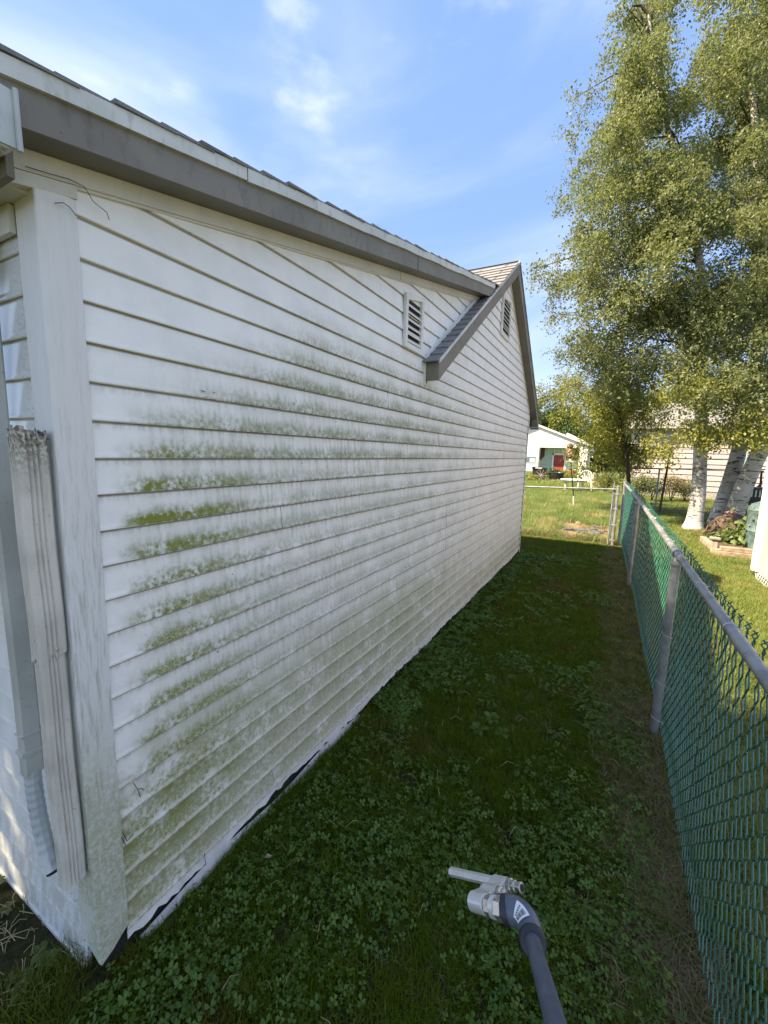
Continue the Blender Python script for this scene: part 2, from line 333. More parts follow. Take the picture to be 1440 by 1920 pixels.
# ---- mesh helpers
class MB:
    def __init__(s): s.v = []; s.f = []; s.tint = []
    def add(s, vs, fs, tint=None):
        o = len(s.v); s.v += [tuple(v) for v in vs]; s.f += [tuple(i+o for i in f) for f in fs]
        return s
    def box(s, a, b):
        x0, y0, z0 = a; x1, y1, z1 = b
        return s.add([(x0,y0,z0),(x1,y0,z0),(x1,y1,z0),(x0,y1,z0),(x0,y0,z1),(x1,y0,z1),(x1,y1,z1),(x0,y1,z1)],
                     [(0,3,2,1),(4,5,6,7),(0,1,5,4),(1,2,6,5),(2,3,7,6),(3,0,4,7)])
    def prism(s, poly, d):       # planar polygon (3D points) extruded by vector d
        n = len(poly); d = Vector(d); p = [Vector(q) for q in poly]
        return s.add(p+[q+d for q in p], [tuple(range(n-1, -1, -1)), tuple(range(n, 2*n))] + [(i, (i+1) % n, n+(i+1) % n, n+i) for i in range(n)])
    def tube(s, pts, r, n=8, cap=True):
        pts = [Vector(p) for p in pts]; rr = r if isinstance(r, (list, tuple)) else [r]*len(pts)
        o = len(s.v); up = None
        for i, p in enumerate(pts):
            t = (pts[min(i+1, len(pts)-1)]-pts[max(i-1, 0)]).normalized()
            if up is None:
                up = Vector((0, 0, 1)) if abs(t.z) < .9 else Vector((1, 0, 0))
            a = t.cross(up).normalized(); bb = a.cross(t).normalized(); up = bb
            for k in range(n):
                an = 2*math.pi*k/n; s.v.append(tuple(p+(a*math.cos(an)+bb*math.sin(an))*rr[i]))
        for i in range(len(pts)-1):
            for k in range(n):
                a0 = o+i*n+k; a1 = o+i*n+(k+1) % n; s.f.append((a0, a1, a1+n, a0+n))
        if cap:
            s.f.append(tuple(o+k for k in range(n-1, -1, -1))); s.f.append(tuple(o+(len(pts)-1)*n+k for k in range(n)))
        return s
    def lathe(s, c, prof, n=16, axis=(0, 0, 1), sx=1., sy=1.):   # prof: (r, h)
        ax = Vector(axis).normalized(); a = ax.orthogonal().normalized(); b = ax.cross(a); c = Vector(c); o = len(s.v)
        if abs(ax.z) > .99: a, b = Vector((1, 0, 0)), Vector((0, 1, 0))
        for r_, h in prof:
            for k in range(n):
                an = 2*math.pi*k/n; s.v.append(tuple(c+ax*h+a*(math.cos(an)*r_*sx)+b*(math.sin(an)*r_*sy)))
        for i in range(len(prof)-1):
            for k in range(n):
                a0 = o+i*n+k; a1 = o+i*n+(k+1) % n; s.f.append((a0, a1, a1+n, a0+n))
        s.f.append(tuple(o+k for k in range(n-1, -1, -1))); s.f.append(tuple(o+(len(prof)-1)*n+k for k in range(n)))
        return s
    def mesh(s, name, smooth=False):
        m = bpy.data.meshes.new(name); m.from_pydata(s.v, [], s.f); m.update()
        bm = bmesh.new(); bm.from_mesh(m); bmesh.ops.recalc_face_normals(bm, faces=bm.faces); bm.to_mesh(m); bm.free()
        if smooth:
            m.polygons.foreach_set('use_smooth', [True]*len(m.polygons))
            try: m.set_sharp_from_angle(angle=R(38))
            except Exception: pass
        return m
    def build(s, name, mat, parent=None, smooth=False, bevel=0, label=None):
        if parent is not None:
            o3 = WP[parent.name]
            s.v = [(a-o3[0], b-o3[1], c-o3[2]) for a, b, c in s.v]
        m = s.mesh(name, smooth); m.materials.append(mat)
        o = bpy.data.objects.new(name, m); col.objects.link(o)
        if parent is not None: o.parent = parent; WP[o.name] = WP[parent.name]
        else: WP[o.name] = (0, 0, 0)
        if bevel:
            bv = o.modifiers.new('bevel', 'BEVEL'); bv.width = bevel; bv.segments = 2; bv.limit_method = 'ANGLE'; bv.angle_limit = R(40)
        if label: o['label'] = label
        return o
WP = {}      # world position of each object's origin (parts are written in world coordinates)
def thing(name, label, cat, loc, group=None):
    o = bpy.data.objects.new(name, None); col.objects.link(o); o.location = loc; o.empty_display_size = .1
    o['label'] = label; o['category'] = cat
    if group: o['group'] = group
    WP[o.name] = tuple(loc); return o
def tag(o, label=None, cat=None, group=None, kind=None):
    for k, v in (('label', label), ('category', cat), ('group', group), ('kind', kind)):
        if v: o[k] = v
    return o
def inst(mesh, name, mat, parent, loc, rot=None, scale=None):
    o = bpy.data.objects.new(name, mesh); col.objects.link(o)
    if parent is not None:
        o.parent = parent; p = WP[parent.name]; o.location = (loc[0]-p[0], loc[1]-p[1], loc[2]-p[2]); WP[o.name] = tuple(loc)
    else: o.location = loc
    if rot: o.rotation_euler = rot
    if scale: o.scale = scale
    return o

# scatter: one object whose mesh holds the tile (faces) and the points; nodes place the tile on the points
def scatter_group():
    g = bpy.data.node_groups.new('scatter_on_points', 'GeometryNodeTree')
    g.interface.new_socket('Geometry', in_out='INPUT', socket_type='NodeSocketGeometry')
    g.interface.new_socket('Geometry', in_out='OUTPUT', socket_type='NodeSocketGeometry')
    gi = g.nodes.new('NodeGroupInput'); go = g.nodes.new('NodeGroupOutput')
    def na(nm, ty):
        x = g.nodes.new('GeometryNodeInputNamedAttribute'); x.data_type = ty; x.inputs[0].default_value = nm
        return [o for o in x.outputs if o.enabled and o.name == 'Attribute'][0]
    sp = g.nodes.new('GeometryNodeSeparateGeometry'); sp.domain = 'POINT'
    g.links.new(gi.outputs[0], sp.inputs[0]); g.links.new(na('ispt', 'BOOLEAN'), sp.inputs[1])
    ip = g.nodes.new('GeometryNodeInstanceOnPoints')
    g.links.new(sp.outputs[0], ip.inputs['Points']); g.links.new(sp.outputs[1], ip.inputs['Instance'])
    g.links.new(na('rot', 'FLOAT_VECTOR'), ip.inputs['Rotation']); g.links.new(na('scl', 'FLOAT_VECTOR'), ip.inputs['Scale'])
    g.links.new(ip.outputs[0], go.inputs[0]); return g
SG = scatter_group()
def scatter(name, mat, tv, tf, tint, pts, rot, scl, parent=None):
    """tv/tf tile; pts (n,3) world, rot (n,3), scl (n,) or (n,3)"""
    base = WP[parent.name] if parent is not None else (0, 0, 0)
    pts = np.asarray(pts, float)-np.array(base); n = len(pts); k = len(tv)
    scl = np.asarray(scl, float)
    if scl.ndim == 1: scl = np.repeat(scl[:, None], 3, 1)
    m = bpy.data.meshes.new(name); V = np.vstack([np.asarray(tv, float), pts])
    m.from_pydata([tuple(v) for v in V], [], tf); m.materials.append(mat)
    a = m.attributes.new('ispt', 'BOOLEAN', 'POINT'); a.data.foreach_set('value', np.r_[np.zeros(k, bool), np.ones(n, bool)])
    a = m.attributes.new('rot', 'FLOAT_VECTOR', 'POINT'); a.data.foreach_set('vector', np.vstack([np.zeros((k, 3)), rot]).astype('f').ravel())
    a = m.attributes.new('scl', 'FLOAT_VECTOR', 'POINT'); a.data.foreach_set('vector', np.vstack([np.ones((k, 3)), scl]).astype('f').ravel())
    a = m.attributes.new('tint', 'FLOAT', 'POINT'); a.data.foreach_set('value', np.r_[np.asarray(tint, float), np.zeros(n)].astype('f'))
    o = bpy.data.objects.new(name, m); col.objects.link(o)
    md = o.modifiers.new('scatter', 'NODES'); md.node_group = SG
    if parent is not None: o.parent = parent
    WP[o.name] = base
    return o

# ================================================================ THE GROUND
def gz(x, y): return 0.35*min(1., max(0., (y-22)/18.)) if y > 22 else 0.
g = MB(); xs = [-400, -120, -40, -14, -8] + [(-5+i*.5) for i in range(23)] + [8, 12, 20, 45, 120, 400]
ys = [-300, -60, -12, -4] + [i*.5 for i in range(0, 41)] + [22, 25, 28, 32, 36, 40, 60, 120, 500]
nx = len(xs)
vs = [(x, y, gz(x, y) + (.0 if (abs(x) > 6 or y > 20 or y < 0) else (.012*math.sin(x*1.7+y*.9)*math.cos(y*1.3) if x > -1.2 else 0))) for y in ys for x in xs]
fs = [(j*nx+i, j*nx+i+1, (j+1)*nx+i+1, (j+1)*nx+i) for j in range(len(ys)-1) for i in range(nx-1)]
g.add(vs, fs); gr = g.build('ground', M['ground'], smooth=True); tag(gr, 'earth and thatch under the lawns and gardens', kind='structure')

# ================================================================ THE WHITE SIDED HOUSE
WX = -1.406          # plane of the gable wall
OX = -1.28           # outer face of the rake boards
YN, YF = .697, 8.05
house = thing('vinyl_sided_house', 'white vinyl-sided house with green algae streaks, filling the left of the view', 'house', (-1.45, .6, 0))
def top1(y): return 2.637+.2286*(y-.70)            # wall meets soffit, low roof
def y_of_top1(z): return .70+(z-2.637)/.2286
PY, PZ, SN, SF = 5.86, 4.36, .66, .70                # steep gable: peak, slopes
def gtop(y): return PZ-(SN*(PY-y) if y < PY else SF*(y-PY))
def A_int(z):   # patch above the steep gable's near slope, below the low roof
    a = YN if z <= 2.637 else y_of_top1(z)
    b = max(3.215, PY-(PZ-z)/SN); return a, b
def B_int(z):   # under the steep gable
    a = 3.215 if z < 2.45 else PY-(PZ-.17-z)/SN; b = min(YF, PY+(PZ-.17-z)/SF)
    return max(3.215, a), b
def board(z0, z1, yl, yr, yl1, yr1, sgn=1):
    """one course: weather-lapped profile swept along Y between slanted ends"""
    prof = [(.001, z1), (.0045, z1-.012), (.0125, z0+.020), (.0150, z0+.009), (.0152, z0+.003), (.0125, z0), (.0, z0+.0035), (-.004, z0+.006), (-.004, z1)]
    n = max(1, int((yr-yl)/.45)); mb = MB(); vs = []
    w1, w2 = random.uniform(0, 6), random.uniform(0, 6)
    for i in range(n+1):
        f = i/n
        for px, pz in prof:
            t = (pz-z0)/(z1-z0); a = yl+(yl1-yl)*t; b = yr+(yr1-yr)*t; y = a+(b-a)*f
            vs.append((WX+px+.0010*math.sin(y*2.1+w1), y, pz+.0009*math.sin(y*3.3+w2)*(1-t)))
    k = len(prof); fs = [tuple(range(k)), tuple(reversed(range(n*k, n*k+k)))]
    for i in range(n):
        for j in range(k): fs.append((i*k+j, (i+1)*k+j, (i+1)*k+(j+1) % k, i*k+(j+1) % k))
    mb.add(vs, fs); return mb
def seams(k):
    s = []
    if k in (4, 6, 8, 9, 10, 7, 5): s.append(3.89+(.02 if k % 2 else 0))
    elif k == 12: s.append(1.526)
    elif k in (2, 16, 18): s.append(2.6 if k != 16 else 3.6)
    if k in (3, 5, 6, 7, 8, 9, 10, 11): s.append(4.87)
    elif k % 3 == 0: s.append(6.2)
    return s
for k in range(37):
    z0 = Z0+k*S_; z1 = z0+S_+.006
    pieces = []
    A0, A1 = A_int(z0), A_int(z1); B0, B1 = B_int(z0), B_int(z1)
    if z1 < 2.45:
        pieces.append((YN, YF, YN, YF))
    else:
        if A1[1]-A1[0] > .02 or A0[1]-A0[0] > .06:
            pieces.append((A0[0], A0[1], min(A1[0], A1[1]), A1[1]))
        if B0[1]-B0[0] > .08:
            pieces.append((B0[0], B0[1], min(B1[0], B1[1]-.0), max(B1[1], B1[0])))
    for (a, b, a1, b1) in pieces:
        cuts = [s for s in seams(k) if a+.3 < s < b-.3 and a1+.2 < s < b1-.2]
        pts = [(a, a1)] + [(s, s) for s in cuts] + [(b, b1)]
        for i in range(len(pts)-1):
            l, l1 = pts[i]; r_, r1_ = pts[i+1]
            mb = board(z0, z1, l, r_-(.004 if i < len(pts)-2 else 0), l1, r1_-(.004 if i < len(pts)-2 else 0))
            if i % 2: mb.v = [(x+.0016, y, z) for x, y, z in mb.v]
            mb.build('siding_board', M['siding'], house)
# dark sheathing behind, seen only through gaps
mb = MB(); mb.prism([(WX-.012, .63, .03), (WX-.012, YF, .03), (WX-.012, YF, 2.75), (WX-.012, PY, PZ-.2), (WX-.012, 3.2, 2.6), (WX-.012, 3.2, 3.17), (WX-.012, .63, 2.6)], (-.1, 0, 0)).build('sheathing', M['black_gap'], house)
mb = MB(); mb.prism([(WX-.012, 3.2, 2.58), (WX-.012, 4.75, 3.54), (WX-.012, 3.2, 3.18)], (-.1, 0, 0)).build('sheathing', M['black_gap'], house)
# torn white film and starter strip along the bottom, dark slot behind
def ragged(name, ztop, zbot, x, y0, y1, mat, amp, seed, th=.003, step=.035):
    rr = random.Random(seed); n = int((y1-y0)/step); mb = MB(); top, bot = [], []
    for i in range(n+1):
        y = y0+(y1-y0)*i/n
        zt = ztop(y) if callable(ztop) else ztop
        zb = (zbot(y) if callable(zbot) else zbot)+rr.uniform(-amp, amp)
        top.append((x, y, zt)); bot.append((x+rr.uniform(0, .008), y+rr.uniform(-.01, .01), min(zb, zt-.002)))
    vs = top+bot+[(a-th, b, c) for a, b, c in top]+[(a-th, b, c) for a, b, c in bot]; m = n+1
    fs = []
    for i in range(n):
        fs += [(i, i+1, m+i+1, m+i), (2*m+i+1, 2*m+i, 3*m+i, 3*m+i+1), (m+i, m+i+1, 3*m+i+1, 3*m+i)]
    mb.add(vs, fs); return mb.build(name, mat, house)
ragged('starter_strip', Z0+.004, lambda y: .062+.012*math.sin(y*5)+(.02 if y < 1 else 0), WX+.004, .70, YF, M['white'], .013, 3, step=.028)
ragged('torn_film', lambda y: .045+.014*math.sin(y*7.3), lambda y: -.01, WX+.010, .74, 2.3, M['white'], .006, 5, step=.025)
MB().box((WX-.05, .66, -.05), (WX-.010, YF, .10)).build('footing', M['black_gap'], house)
# corner post (two faces, soft edge), with chewed bottom
pm = MB(); segs = []
zz = [.045+.02*random.random() for _ in range(9)]
ring = [(-1.499, .597), (-1.388, .5955), (-1.3845, .5990), (-1.3845, .640), (-1.386, .697), (WX-.01, .697), (WX-.01, .62), (-1.499, .62)]
hz = [.10, .16, .22, .5, 1.0, 1.5, 2.0, 2.545]
vs = []
for i, h_ in enumerate(hz):
    for j, (a, b) in enumerate(ring):
        z_ = h_ if i else (.14, .095, .085, .105, .15, .12, .11, .12)[j]
        vs.append((a+.0012*math.sin(h_*5), b+.0012*math.sin(h_*4+1), z_))
k = len(ring); fs = [tuple(range(k)), tuple(reversed(range((len(hz)-1)*k, len(hz)*k)))]
for i in range(len(hz)-1):
    for j in range(k): fs.append((i*k+j, i*k+(j+1) % k, (i+1)*k+(j+1) % k, (i+1)*k+j))
pm.add(vs, fs).build('corner_post', M['post'], house, bevel=.003)
MB().box((WX-.02, YF, .04), (WX+.022, YF+.035, 2.62)).build('corner_post', M['white'], house, bevel=.003)
MB().box((WX-.03, YF-.004, .02), (WX+.016, YF, 2.4)).build('corner_gap', M['black_gap'], house)

# ---- the side wall facing the viewer's side, courses level with the gable's
SY = .615
for k in range(-1, 21):
    z0 = Z0+k*S_; z1 = z0+S_+.006
    mb = MB(); prof = [(.001, z1), (.0045, z1-.012), (.0125, z0+.020), (.0150, z0+.009), (.0152, z0+.003), (.0125, z0), (.0, z0+.0035), (-.004, z0+.006), (-.004, z1)]
    xs2 = [-1.492, -1.75, -2.1, -2.6, -3.4, -4.4, -5.6, -7.2]; vs = []
    w1 = random.uniform(0, 6)
    for x in xs2:
        for px, pz in prof: vs.append((x, SY-px-.0012*math.sin(x*2.3+w1), pz))
    kk = len(prof); fs = [tuple(range(kk)), tuple(reversed(range((len(xs2)-1)*kk, len(xs2)*kk)))]
    for i in range(len(xs2)-1):
        for j in range(kk): fs.append((i*kk+j, (i+1)*kk+j, (i+1)*kk+(j+1) % kk, i*kk+(j+1) % kk))
    mb.add(vs, fs).build('siding_board', M['side'], house)
MB().box((-7.2, SY+.004, .02), (-1.50, SY+.1, 2.6)).build('sheathing', M['black_gap'], house)
MB().box((-7.2, SY-.022, -.045), (-1.50, SY+.004, .012)).build('bottom_trim', M['white'], house)
# eave: soffit, fascia, gutter with end cap
MB().box((-7.2, .535, 2.515), (-1.415, .625, 2.53)).build('eave_soffit', M['frieze'], house)
MB().box((-7.2, .583, 2.44), (-1.505, .598, 2.512)).build('eave_frieze', M['frieze'], house)
MB().box((-7.2, .520, 2.50), (-1.33, .536, 2.70)).build('eave_fascia', M['grime'], house)
gm = MB(); gp = [(.516, 2.655), (.516, 2.548), (.500, 2.536), (.425, 2.536), (.400, 2.56), (.392, 2.60), (.380, 2.645), (.372, 2.655), (.366, 2.650), (.376, 2.637), (.386, 2.597), (.396, 2.553), (.424, 2.530), (.503, 2.530), (.522, 2.544), (.522, 2.655)]
gm.prism([(-7.2, a, b) for a, b in gp], (5.93, 0, 0)); gut = gm.build('gutter', M['gutter'], house)
MB().prism([(-1.27, a, b) for a, b in ((.522, 2.655), (.522, 2.536), (.425, 2.529), (.398, 2.553), (.388, 2.60), (.374, 2.655))], (.006, 0, 0)).build('end_cap', M['gutter'], gut, bevel=.001)
MB().tube([(-1.262, .523, 2.66), (-1.260, .523, 2.531)], .006, 8).build('end_cap_rim', M['gutter'], gut, smooth=True)

# ---- low roof rake: frieze, soffit, fascia, drip edge, shingles
YS, YE = .36, 4.72
def band(za, zb, x0, x1, ya, yb, name, mat, parent=house, n=1, wob=0, bevel=0, f=top1, label=None):
    mb = MB(); vs = []
    for i in range(n+1):
        y = ya+(yb-ya)*i/n; o = wob*random.uniform(-1, 1)
        for x, z in ((x0, za), (x1, za), (x1, zb), (x0, zb)):
            vs.append((x+(o*.3 if x == x1 else 0), y, f(y)+z+(o if z == za else o*.4)))
    fs = [(0, 1, 2, 3), tuple(n*4+q for q in (3, 2, 1, 0))]
    for i in range(n):
        for j in range(4): fs.append((i*4+j, i*4+(j+1) % 4, (i+1)*4+(j+1) % 4, (i+1)*4+j))
    mb.add(vs, fs); return mb.build(name, mat, parent, bevel=bevel, label=label)
band(-.052, .0, WX+.001, WX+.024, .525, 2.70, 'frieze_board', M['frieze'], bevel=.002)
band(-.052, .0, WX+.001, WX+.0255, 2.705, 4.60, 'frieze_board', M['frieze'], bevel=.002)
band(-.060, -.052, WX+.001, WX+.017, .60, 4.50, 'frieze_lip', M['frieze'])
band(-.088, -.053, -1.43, -1.384, .545, .700, 'corner_cap', M['frieze'], bevel=.002)
band(.0, .012, -1.43, OX-.002, YS+.05, 2.74, 'rake_soffit', M['soffit'])
band(.0, .012, -1.43, OX-.002, 2.745, 4.74, 'rake_soffit', M['soffit'])
band(-.003, .112, OX-.003, OX+.004, YS, 2.742, 'rake_fascia', M['taupe'])
band(-.003, .112, OX-.003, OX+.0055, 2.747, YE, 'rake_fascia', M['taupe'])
band(.085, .128, OX, OX+.016, YS-.02, 1.215, 'drip_edge', M['drip'], n=6, wob=.0015)
band(.085, .128, OX, OX+.018, 1.220, YE-.02, 'drip_edge', M['drip'], n=26, wob=.0028)
for y in (.62, .98, 1.45, 1.9, 2.4, 2.95, 3.4, 3.9, 4.35):
    MB().lathe((OX+.003, y, top1(y)+.030+.02*math.sin(y*9)), [(.0035, 0), (.003, .0018), (.001, .002)], 8, (1, 0, 0)).build('nail_head', M['taupe'], house)
# roof deck and its shingle courses (edges show along the rake)
def roofz(y): return top1(y)+.115
mb = MB(); vs = []
for x in (-7.2, OX-.004):
    vs += [(x, YS+.02, roofz(YS+.02)), (x, 4.95, roofz(4.95)), (x, 4.95, roofz(4.95)-.1), (x, YS+.02, roofz(YS+.02)-.1)]
mb.add(vs, [(0, 1, 2, 3), (7, 6, 5, 4), (0, 4, 5, 1), (1, 5, 6, 2), (2, 6, 7, 3), (3, 7, 4, 0)]).build('roof_deck', M['black_gap'], house)
def shingle_mesh(w_, l_, th):
    mb = MB(); mb.v = [(-w_/2, -l_, -.002), (w_/2, -l_, -.002), (w_/2, 0, -.004), (-w_/2, 0, -.004), (-w_/2, -l_, th), (w_/2, -l_, th), (w_/2, 0, .001), (-w_/2, 0, .001)]
    mb.f = [(0, 3, 2, 1), (4, 5, 6, 7), (0, 1, 5, 4), (1, 2, 6, 5), (2, 3, 7, 6), (3, 0, 4, 7)]
    m = mb.mesh('shingle'); m.materials.append(M['shingle']); return m
sm = shingle_mesh(.300, .19, .0085); a1 = math.atan(.2286)
row = 0; y = .66
while y < 4.98:
    for c in range(2):
        x = OX-.130-c*.303+random.uniform(-.004, .004)
        inst(sm, 'shingle', None, house, (x+random.uniform(-.004, .006), y, roofz(y)+.013+random.uniform(0, .004)), (a1-.02, 0, random.uniform(-.006, .006)))
    row += 1; y += .14*math.cos(a1)
mb = MB(); vs = []       # rest of that roof, away from the rake, as one mass of stepped courses
y = .52; r_ = []
while y < 4.98: r_ += [(y, roofz(y)+.006), (y, roofz(y)+.014)]; y += .136
poly = [(-7.3, a, b) for a, b in r_]+[(-7.3, r_[-1][0], r_[-1][1]-.03), (-7.3, r_[0][0], r_[0][1]-.03)]
o = MB().prism(poly, (5.42, 0, 0)).build('shingle_field', M['shingle'], house); o['kind'] = 'stuff'

# ---- steep gable
def gf(off):
    return lambda y: gtop(y)
GN = 3.222
band(-.165, -.017, OX-.002, OX+.004, GN, PY, 'gable_fascia', M['taupe'], f=gtop)
band(-.165, -.017, OX-.002, OX+.004, PY, 8.46, 'gable_fascia', M['taupe'], f=gtop)
band(-.024, .006, OX, OX+.014, GN-.01, PY, 'drip_edge', M['drip'], f=gtop, n=14, wob=.002)
band(-.024, .006, OX, OX+.014, PY, 8.48, 'drip_edge', M['taupe'], f=gtop, n=14, wob=.002)
band(-.163, -.150, WX-.02, OX-.002, GN, PY-.01, 'gable_soffit', M['soffit'], f=gtop)
band(-.163, -.150, WX-.02, OX-.002, PY+.01, 8.46, 'gable_soffit', M['soffit'], f=gtop)
band(-.190, -.163, WX+.001, WX+.022, PY+.02, 8.06, 'frieze_board', M['frieze'], f=gtop)
band(-.186, -.163, WX+.001, WX+.020, GN+.08, PY-.02, 'frieze_board', M['frieze'], f=gtop)
MB().box((WX+.002, GN-.006, gtop(GN)-.166), (OX+.002, GN+.006, gtop(GN)-.024)).build('rake_return', M['taupe'], house, bevel=.002)
MB().box((WX+.002, GN-.028, gtop(GN)-.20), (WX+.022, GN-.008, gtop(GN)-.01)).build('rake_end_trim', M['white'], house, bevel=.002)
MB().box((-7.2, 8.40, 2.40), (OX-.0, 8.47, 2.52)).build('far_gutter', M['gutter'], house, bevel=.004)
MB().box((OX-.05, 8.08, 2.40), (OX+.03, 8.14, 2.53)).build('far_bracket', M['grime'], house)
# flashing along the low wall above the steep slope
fl = lambda y: gtop(y)+.012
band(.0, .045, WX+.012, WX+.024, 3.20, 3.62, 'step_flashing', M['white'], f=fl, bevel=.002)
band(.0, .045, WX+.012, WX+.026, 3.625, 4.62, 'step_flashing', M['white'], f=fl, bevel=.002)
# deck, both slopes
for (ya, yb) in ((GN+.0, PY), (PY, 8.46)):
    mb = MB(); vs = []
    for x in (-7.2, OX-.003):
        vs += [(x, ya, gtop(ya)-.006), (x, yb, gtop(yb)-.006), (x, yb, gtop(yb)-.14), (x, ya, gtop(ya)-.14)]
    if ya < 4: vs = [(v[0] if v[0] > -2 else v[0], *v[1:]) for v in vs]
    mb.add(vs, [(0, 1, 2, 3), (7, 6, 5, 4), (0, 4, 5, 1), (1, 5, 6, 2), (2, 6, 7, 3), (3, 7, 4, 0)]).build('roof_deck', M['black_gap'], house)
a2 = math.atan(SN); sm2 = shingle_mesh(.300, .19, .010); sms = shingle_mesh(.128, .19, .010)
row = 0; y = GN+.10
while y < PY+.04:
    if y < 4.72:
        inst(sms, 'shingle', None, house, (OX-.052, y, gtop(y)+.004), (a2-.03, 0, random.uniform(-.01, .01)))
    else:
        for c in range(9):
            x = OX-.14+.012-c*.303-(.15 if row % 2 else 0)
            inst(sm2, 'shingle', None, house, (x, y, gtop(y)+.004+random.uniform(0, .003)), (a2-.03, 0, random.uniform(-.006, .006)))
        if row % 2: inst(sms, 'shingle', None, house, (OX-.052, y, gtop(y)+.004), (a2-.03, 0, 0))
    row += 1; y += .140*math.cos(a2)
for (ya, yb, sg) in ((4.7, PY, 1), (8.48, PY, -1)):
    r_ = []; n = int(abs(yb-ya)/.117)
    for i in range(n+1):
        y = ya+(yb-ya)*i/n; r_ += [(y, gtop(y)-.004), (y, gtop(y)+.008)]
    poly = [(-7.3, a, b) for a, b in r_]+[(-7.3, r_[-1][0], r_[-1][1]-.03), (-7.3, r_[0][0], r_[0][1]-.03)]
    w_ = 3.0 if sg > 0 else 6.035
    o = MB().prism(poly, (w_, 0, 0)).build('shingle_field', M['shingle'], house); o['kind'] = 'stuff'
# back and far walls so that the house is a closed volume
MB().box((-7.2, YF-.03, .0), (WX-.02, YF, 2.7)).build('far_wall', M['white'], house)
MB().prism([(-7.18, .65, .0), (-7.18, YF-.04, .0), (-7.18, YF-.04, 2.7), (-7.18, PY, PZ-.16), (-7.18, .65, 2.55)], (.05, 0, 0)).build('rear_wall', M['white'], house)

# ---- louvred vents
def vent(y0, y1, zb0, zt0, zt1, n):
    x = WX+.012; f = MB(); wd = .038
    v = [(x, y0, zb0), (x, y1, zb0), (x, y1, zt1), (x, y0, zt0)]
    i_ = [(x, y0+wd, zb0+wd), (x, y1-wd, zb0+wd), (x, y1-wd, zt1-wd), (x, y0+wd, zt0-wd)]
    d = .024
    V = v+i_+[(a+d, b, c) for a, b, c in v]+[(a+d, b, c) for a, b, c in i_]; Fc = []
    for j in range(4):
        q = (j+1) % 4
        Fc += [(8+j, 8+q, 12+q, 12+j), (j, q, 8+q, 8+j), (4+q, 4+j, 12+j, 12+q)]
    fr = f.add(V, Fc).build('gable_vent', M['white'], house, bevel=.002)
    MB().box((WX+.001, y0+wd*.5, zb0+.01), (WX+.014, y1-wd*.5, min(zt0, zt1)-.02)).build('vent_screen', M['black_gap'], fr)
    zt = min(zt0, zt1)-wd; h = (zt-zb0-wd)/n
    for j in range(n):
        z = zb0+wd+h*(j+.15)
        MB().prism([(x-.001, y0+wd+.001, z+h*.55), (x+.020, y0+wd+.001, z), (x+.022, y0+wd+.001, z+.006), (x+.001, y0+wd+.001, z+h*.55+.006)], (0, y1-y0-2*wd-.002, 0)).build('louvre', M['white'], fr)
    return fr
vent(2.785, 3.10, 2.625, 2.99, 3.045, 6)
vent(5.55, 6.02, 3.40, 3.88, 3.93, 8)

# ---- downspouts on the side wall
def spout(x0, x1, y0, y1, z0, z1, dy, mat, name='downspout', rag=False, grooves=True, label=None, parent=None):
    # closed fluted section; dy = drift in Y from top to bottom
    pr = [(x0, y0+.006), (x0+.006, y0)]
    for t in (.3, .5, .7): pr += [(x0+(x1-x0)*(t-.06), y0), (x0+(x1-x0)*t, y0+.004), (x0+(x1-x0)*(t+.06), y0)]
    pr += [(x1-.006, y0), (x1, y0+.006)]
    w_ = y1-y0
    for t in (.34, .50, .66): 
        if grooves: pr += [(x1, y0+w_*(t-.055)), (x1-.005, y0+w_*t), (x1, y0+w_*(t+.055))]
    pr += [(x1, y1-.006), (x1-.006, y1), (x0+.006, y1), (x0, y1-.006)]
    mb = MB(); k = len(pr); n = 14; vs = []; rr = random.Random(4)
    for i in range(n+1):
        t = i/n; z = z0+(z1-z0)*t
        for j, (a, b) in enumerate(pr):
            zz_ = z + ((rr.uniform(-.012, .018) if rag else 0) if i in (0, n) else 0)
            vs.append((a, b+dy*(1-t)+.0015*math.sin(t*9), zz_))
    inner = len(vs); cx = (x0+x1)/2; cy = (y0+y1)/2
    for i in (0, n):
        for j in range(k):
            v = vs[i*k+j]; vs.append((cx+(v[0]-cx)*.93, cy+dy*(1-i/n)+(v[1]-cy-dy*(1-i/n))*.93, v[2]-(.002 if i else -.002)))
    d0 = len(vs)
    for i in (0, 1):
        for j in range(k):
            v = vs[inner+i*k+j]; vs.append((v[0], v[1], v[2]+(.10 if i == 0 else -.10)))
    fs = []
    for i in range(n):
        for j in range(k): fs.append((i*k+j, i*k+(j+1) % k, (i+1)*k+(j+1) % k, (i+1)*k+j))
    for j in range(k):
        q = (j+1) % k
        fs += [(j, q, inner+q, inner+j), (n*k+j, n*k+q, inner+k+q, inner+k+j), (inner+j, inner+q, d0+q, d0+j), (inner+k+j, inner+k+q, d0+k+q, d0+k+j)]
    mb.add(vs, fs); return mb.build(name, mat, parent or house, label=label)
sp1 = spout(-1.446, -1.402, .518, .584, .455, 1.262, .006, M['spout'], rag=False, label='dented fluted white downspout cut off above the ground beside the corner post')
s1b = spout(-1.451, -1.3965, .509, .583, 1.235, 1.90, .006, M['spout'], rag=True, name='upper_length', parent=sp1)
MB().lathe((-1.397, .560, 1.262), [(.0045, 0), (.004, .0025), (.002, .003)], 10, (1, 0, 0)).build('screw', M['galv2'], sp1)
dm = MB(); rr = random.Random(9)
for _ in range(46):
    x = rr.uniform(-1.445, -1.402); y = rr.uniform(.520, .583); dm.lathe((x, y, 1.885+rr.uniform(-.01, .012)), [(.002, 0), (.007, .004), (.001, .009)], 5)
dm.build('leaf_debris', M['grime'], sp1)
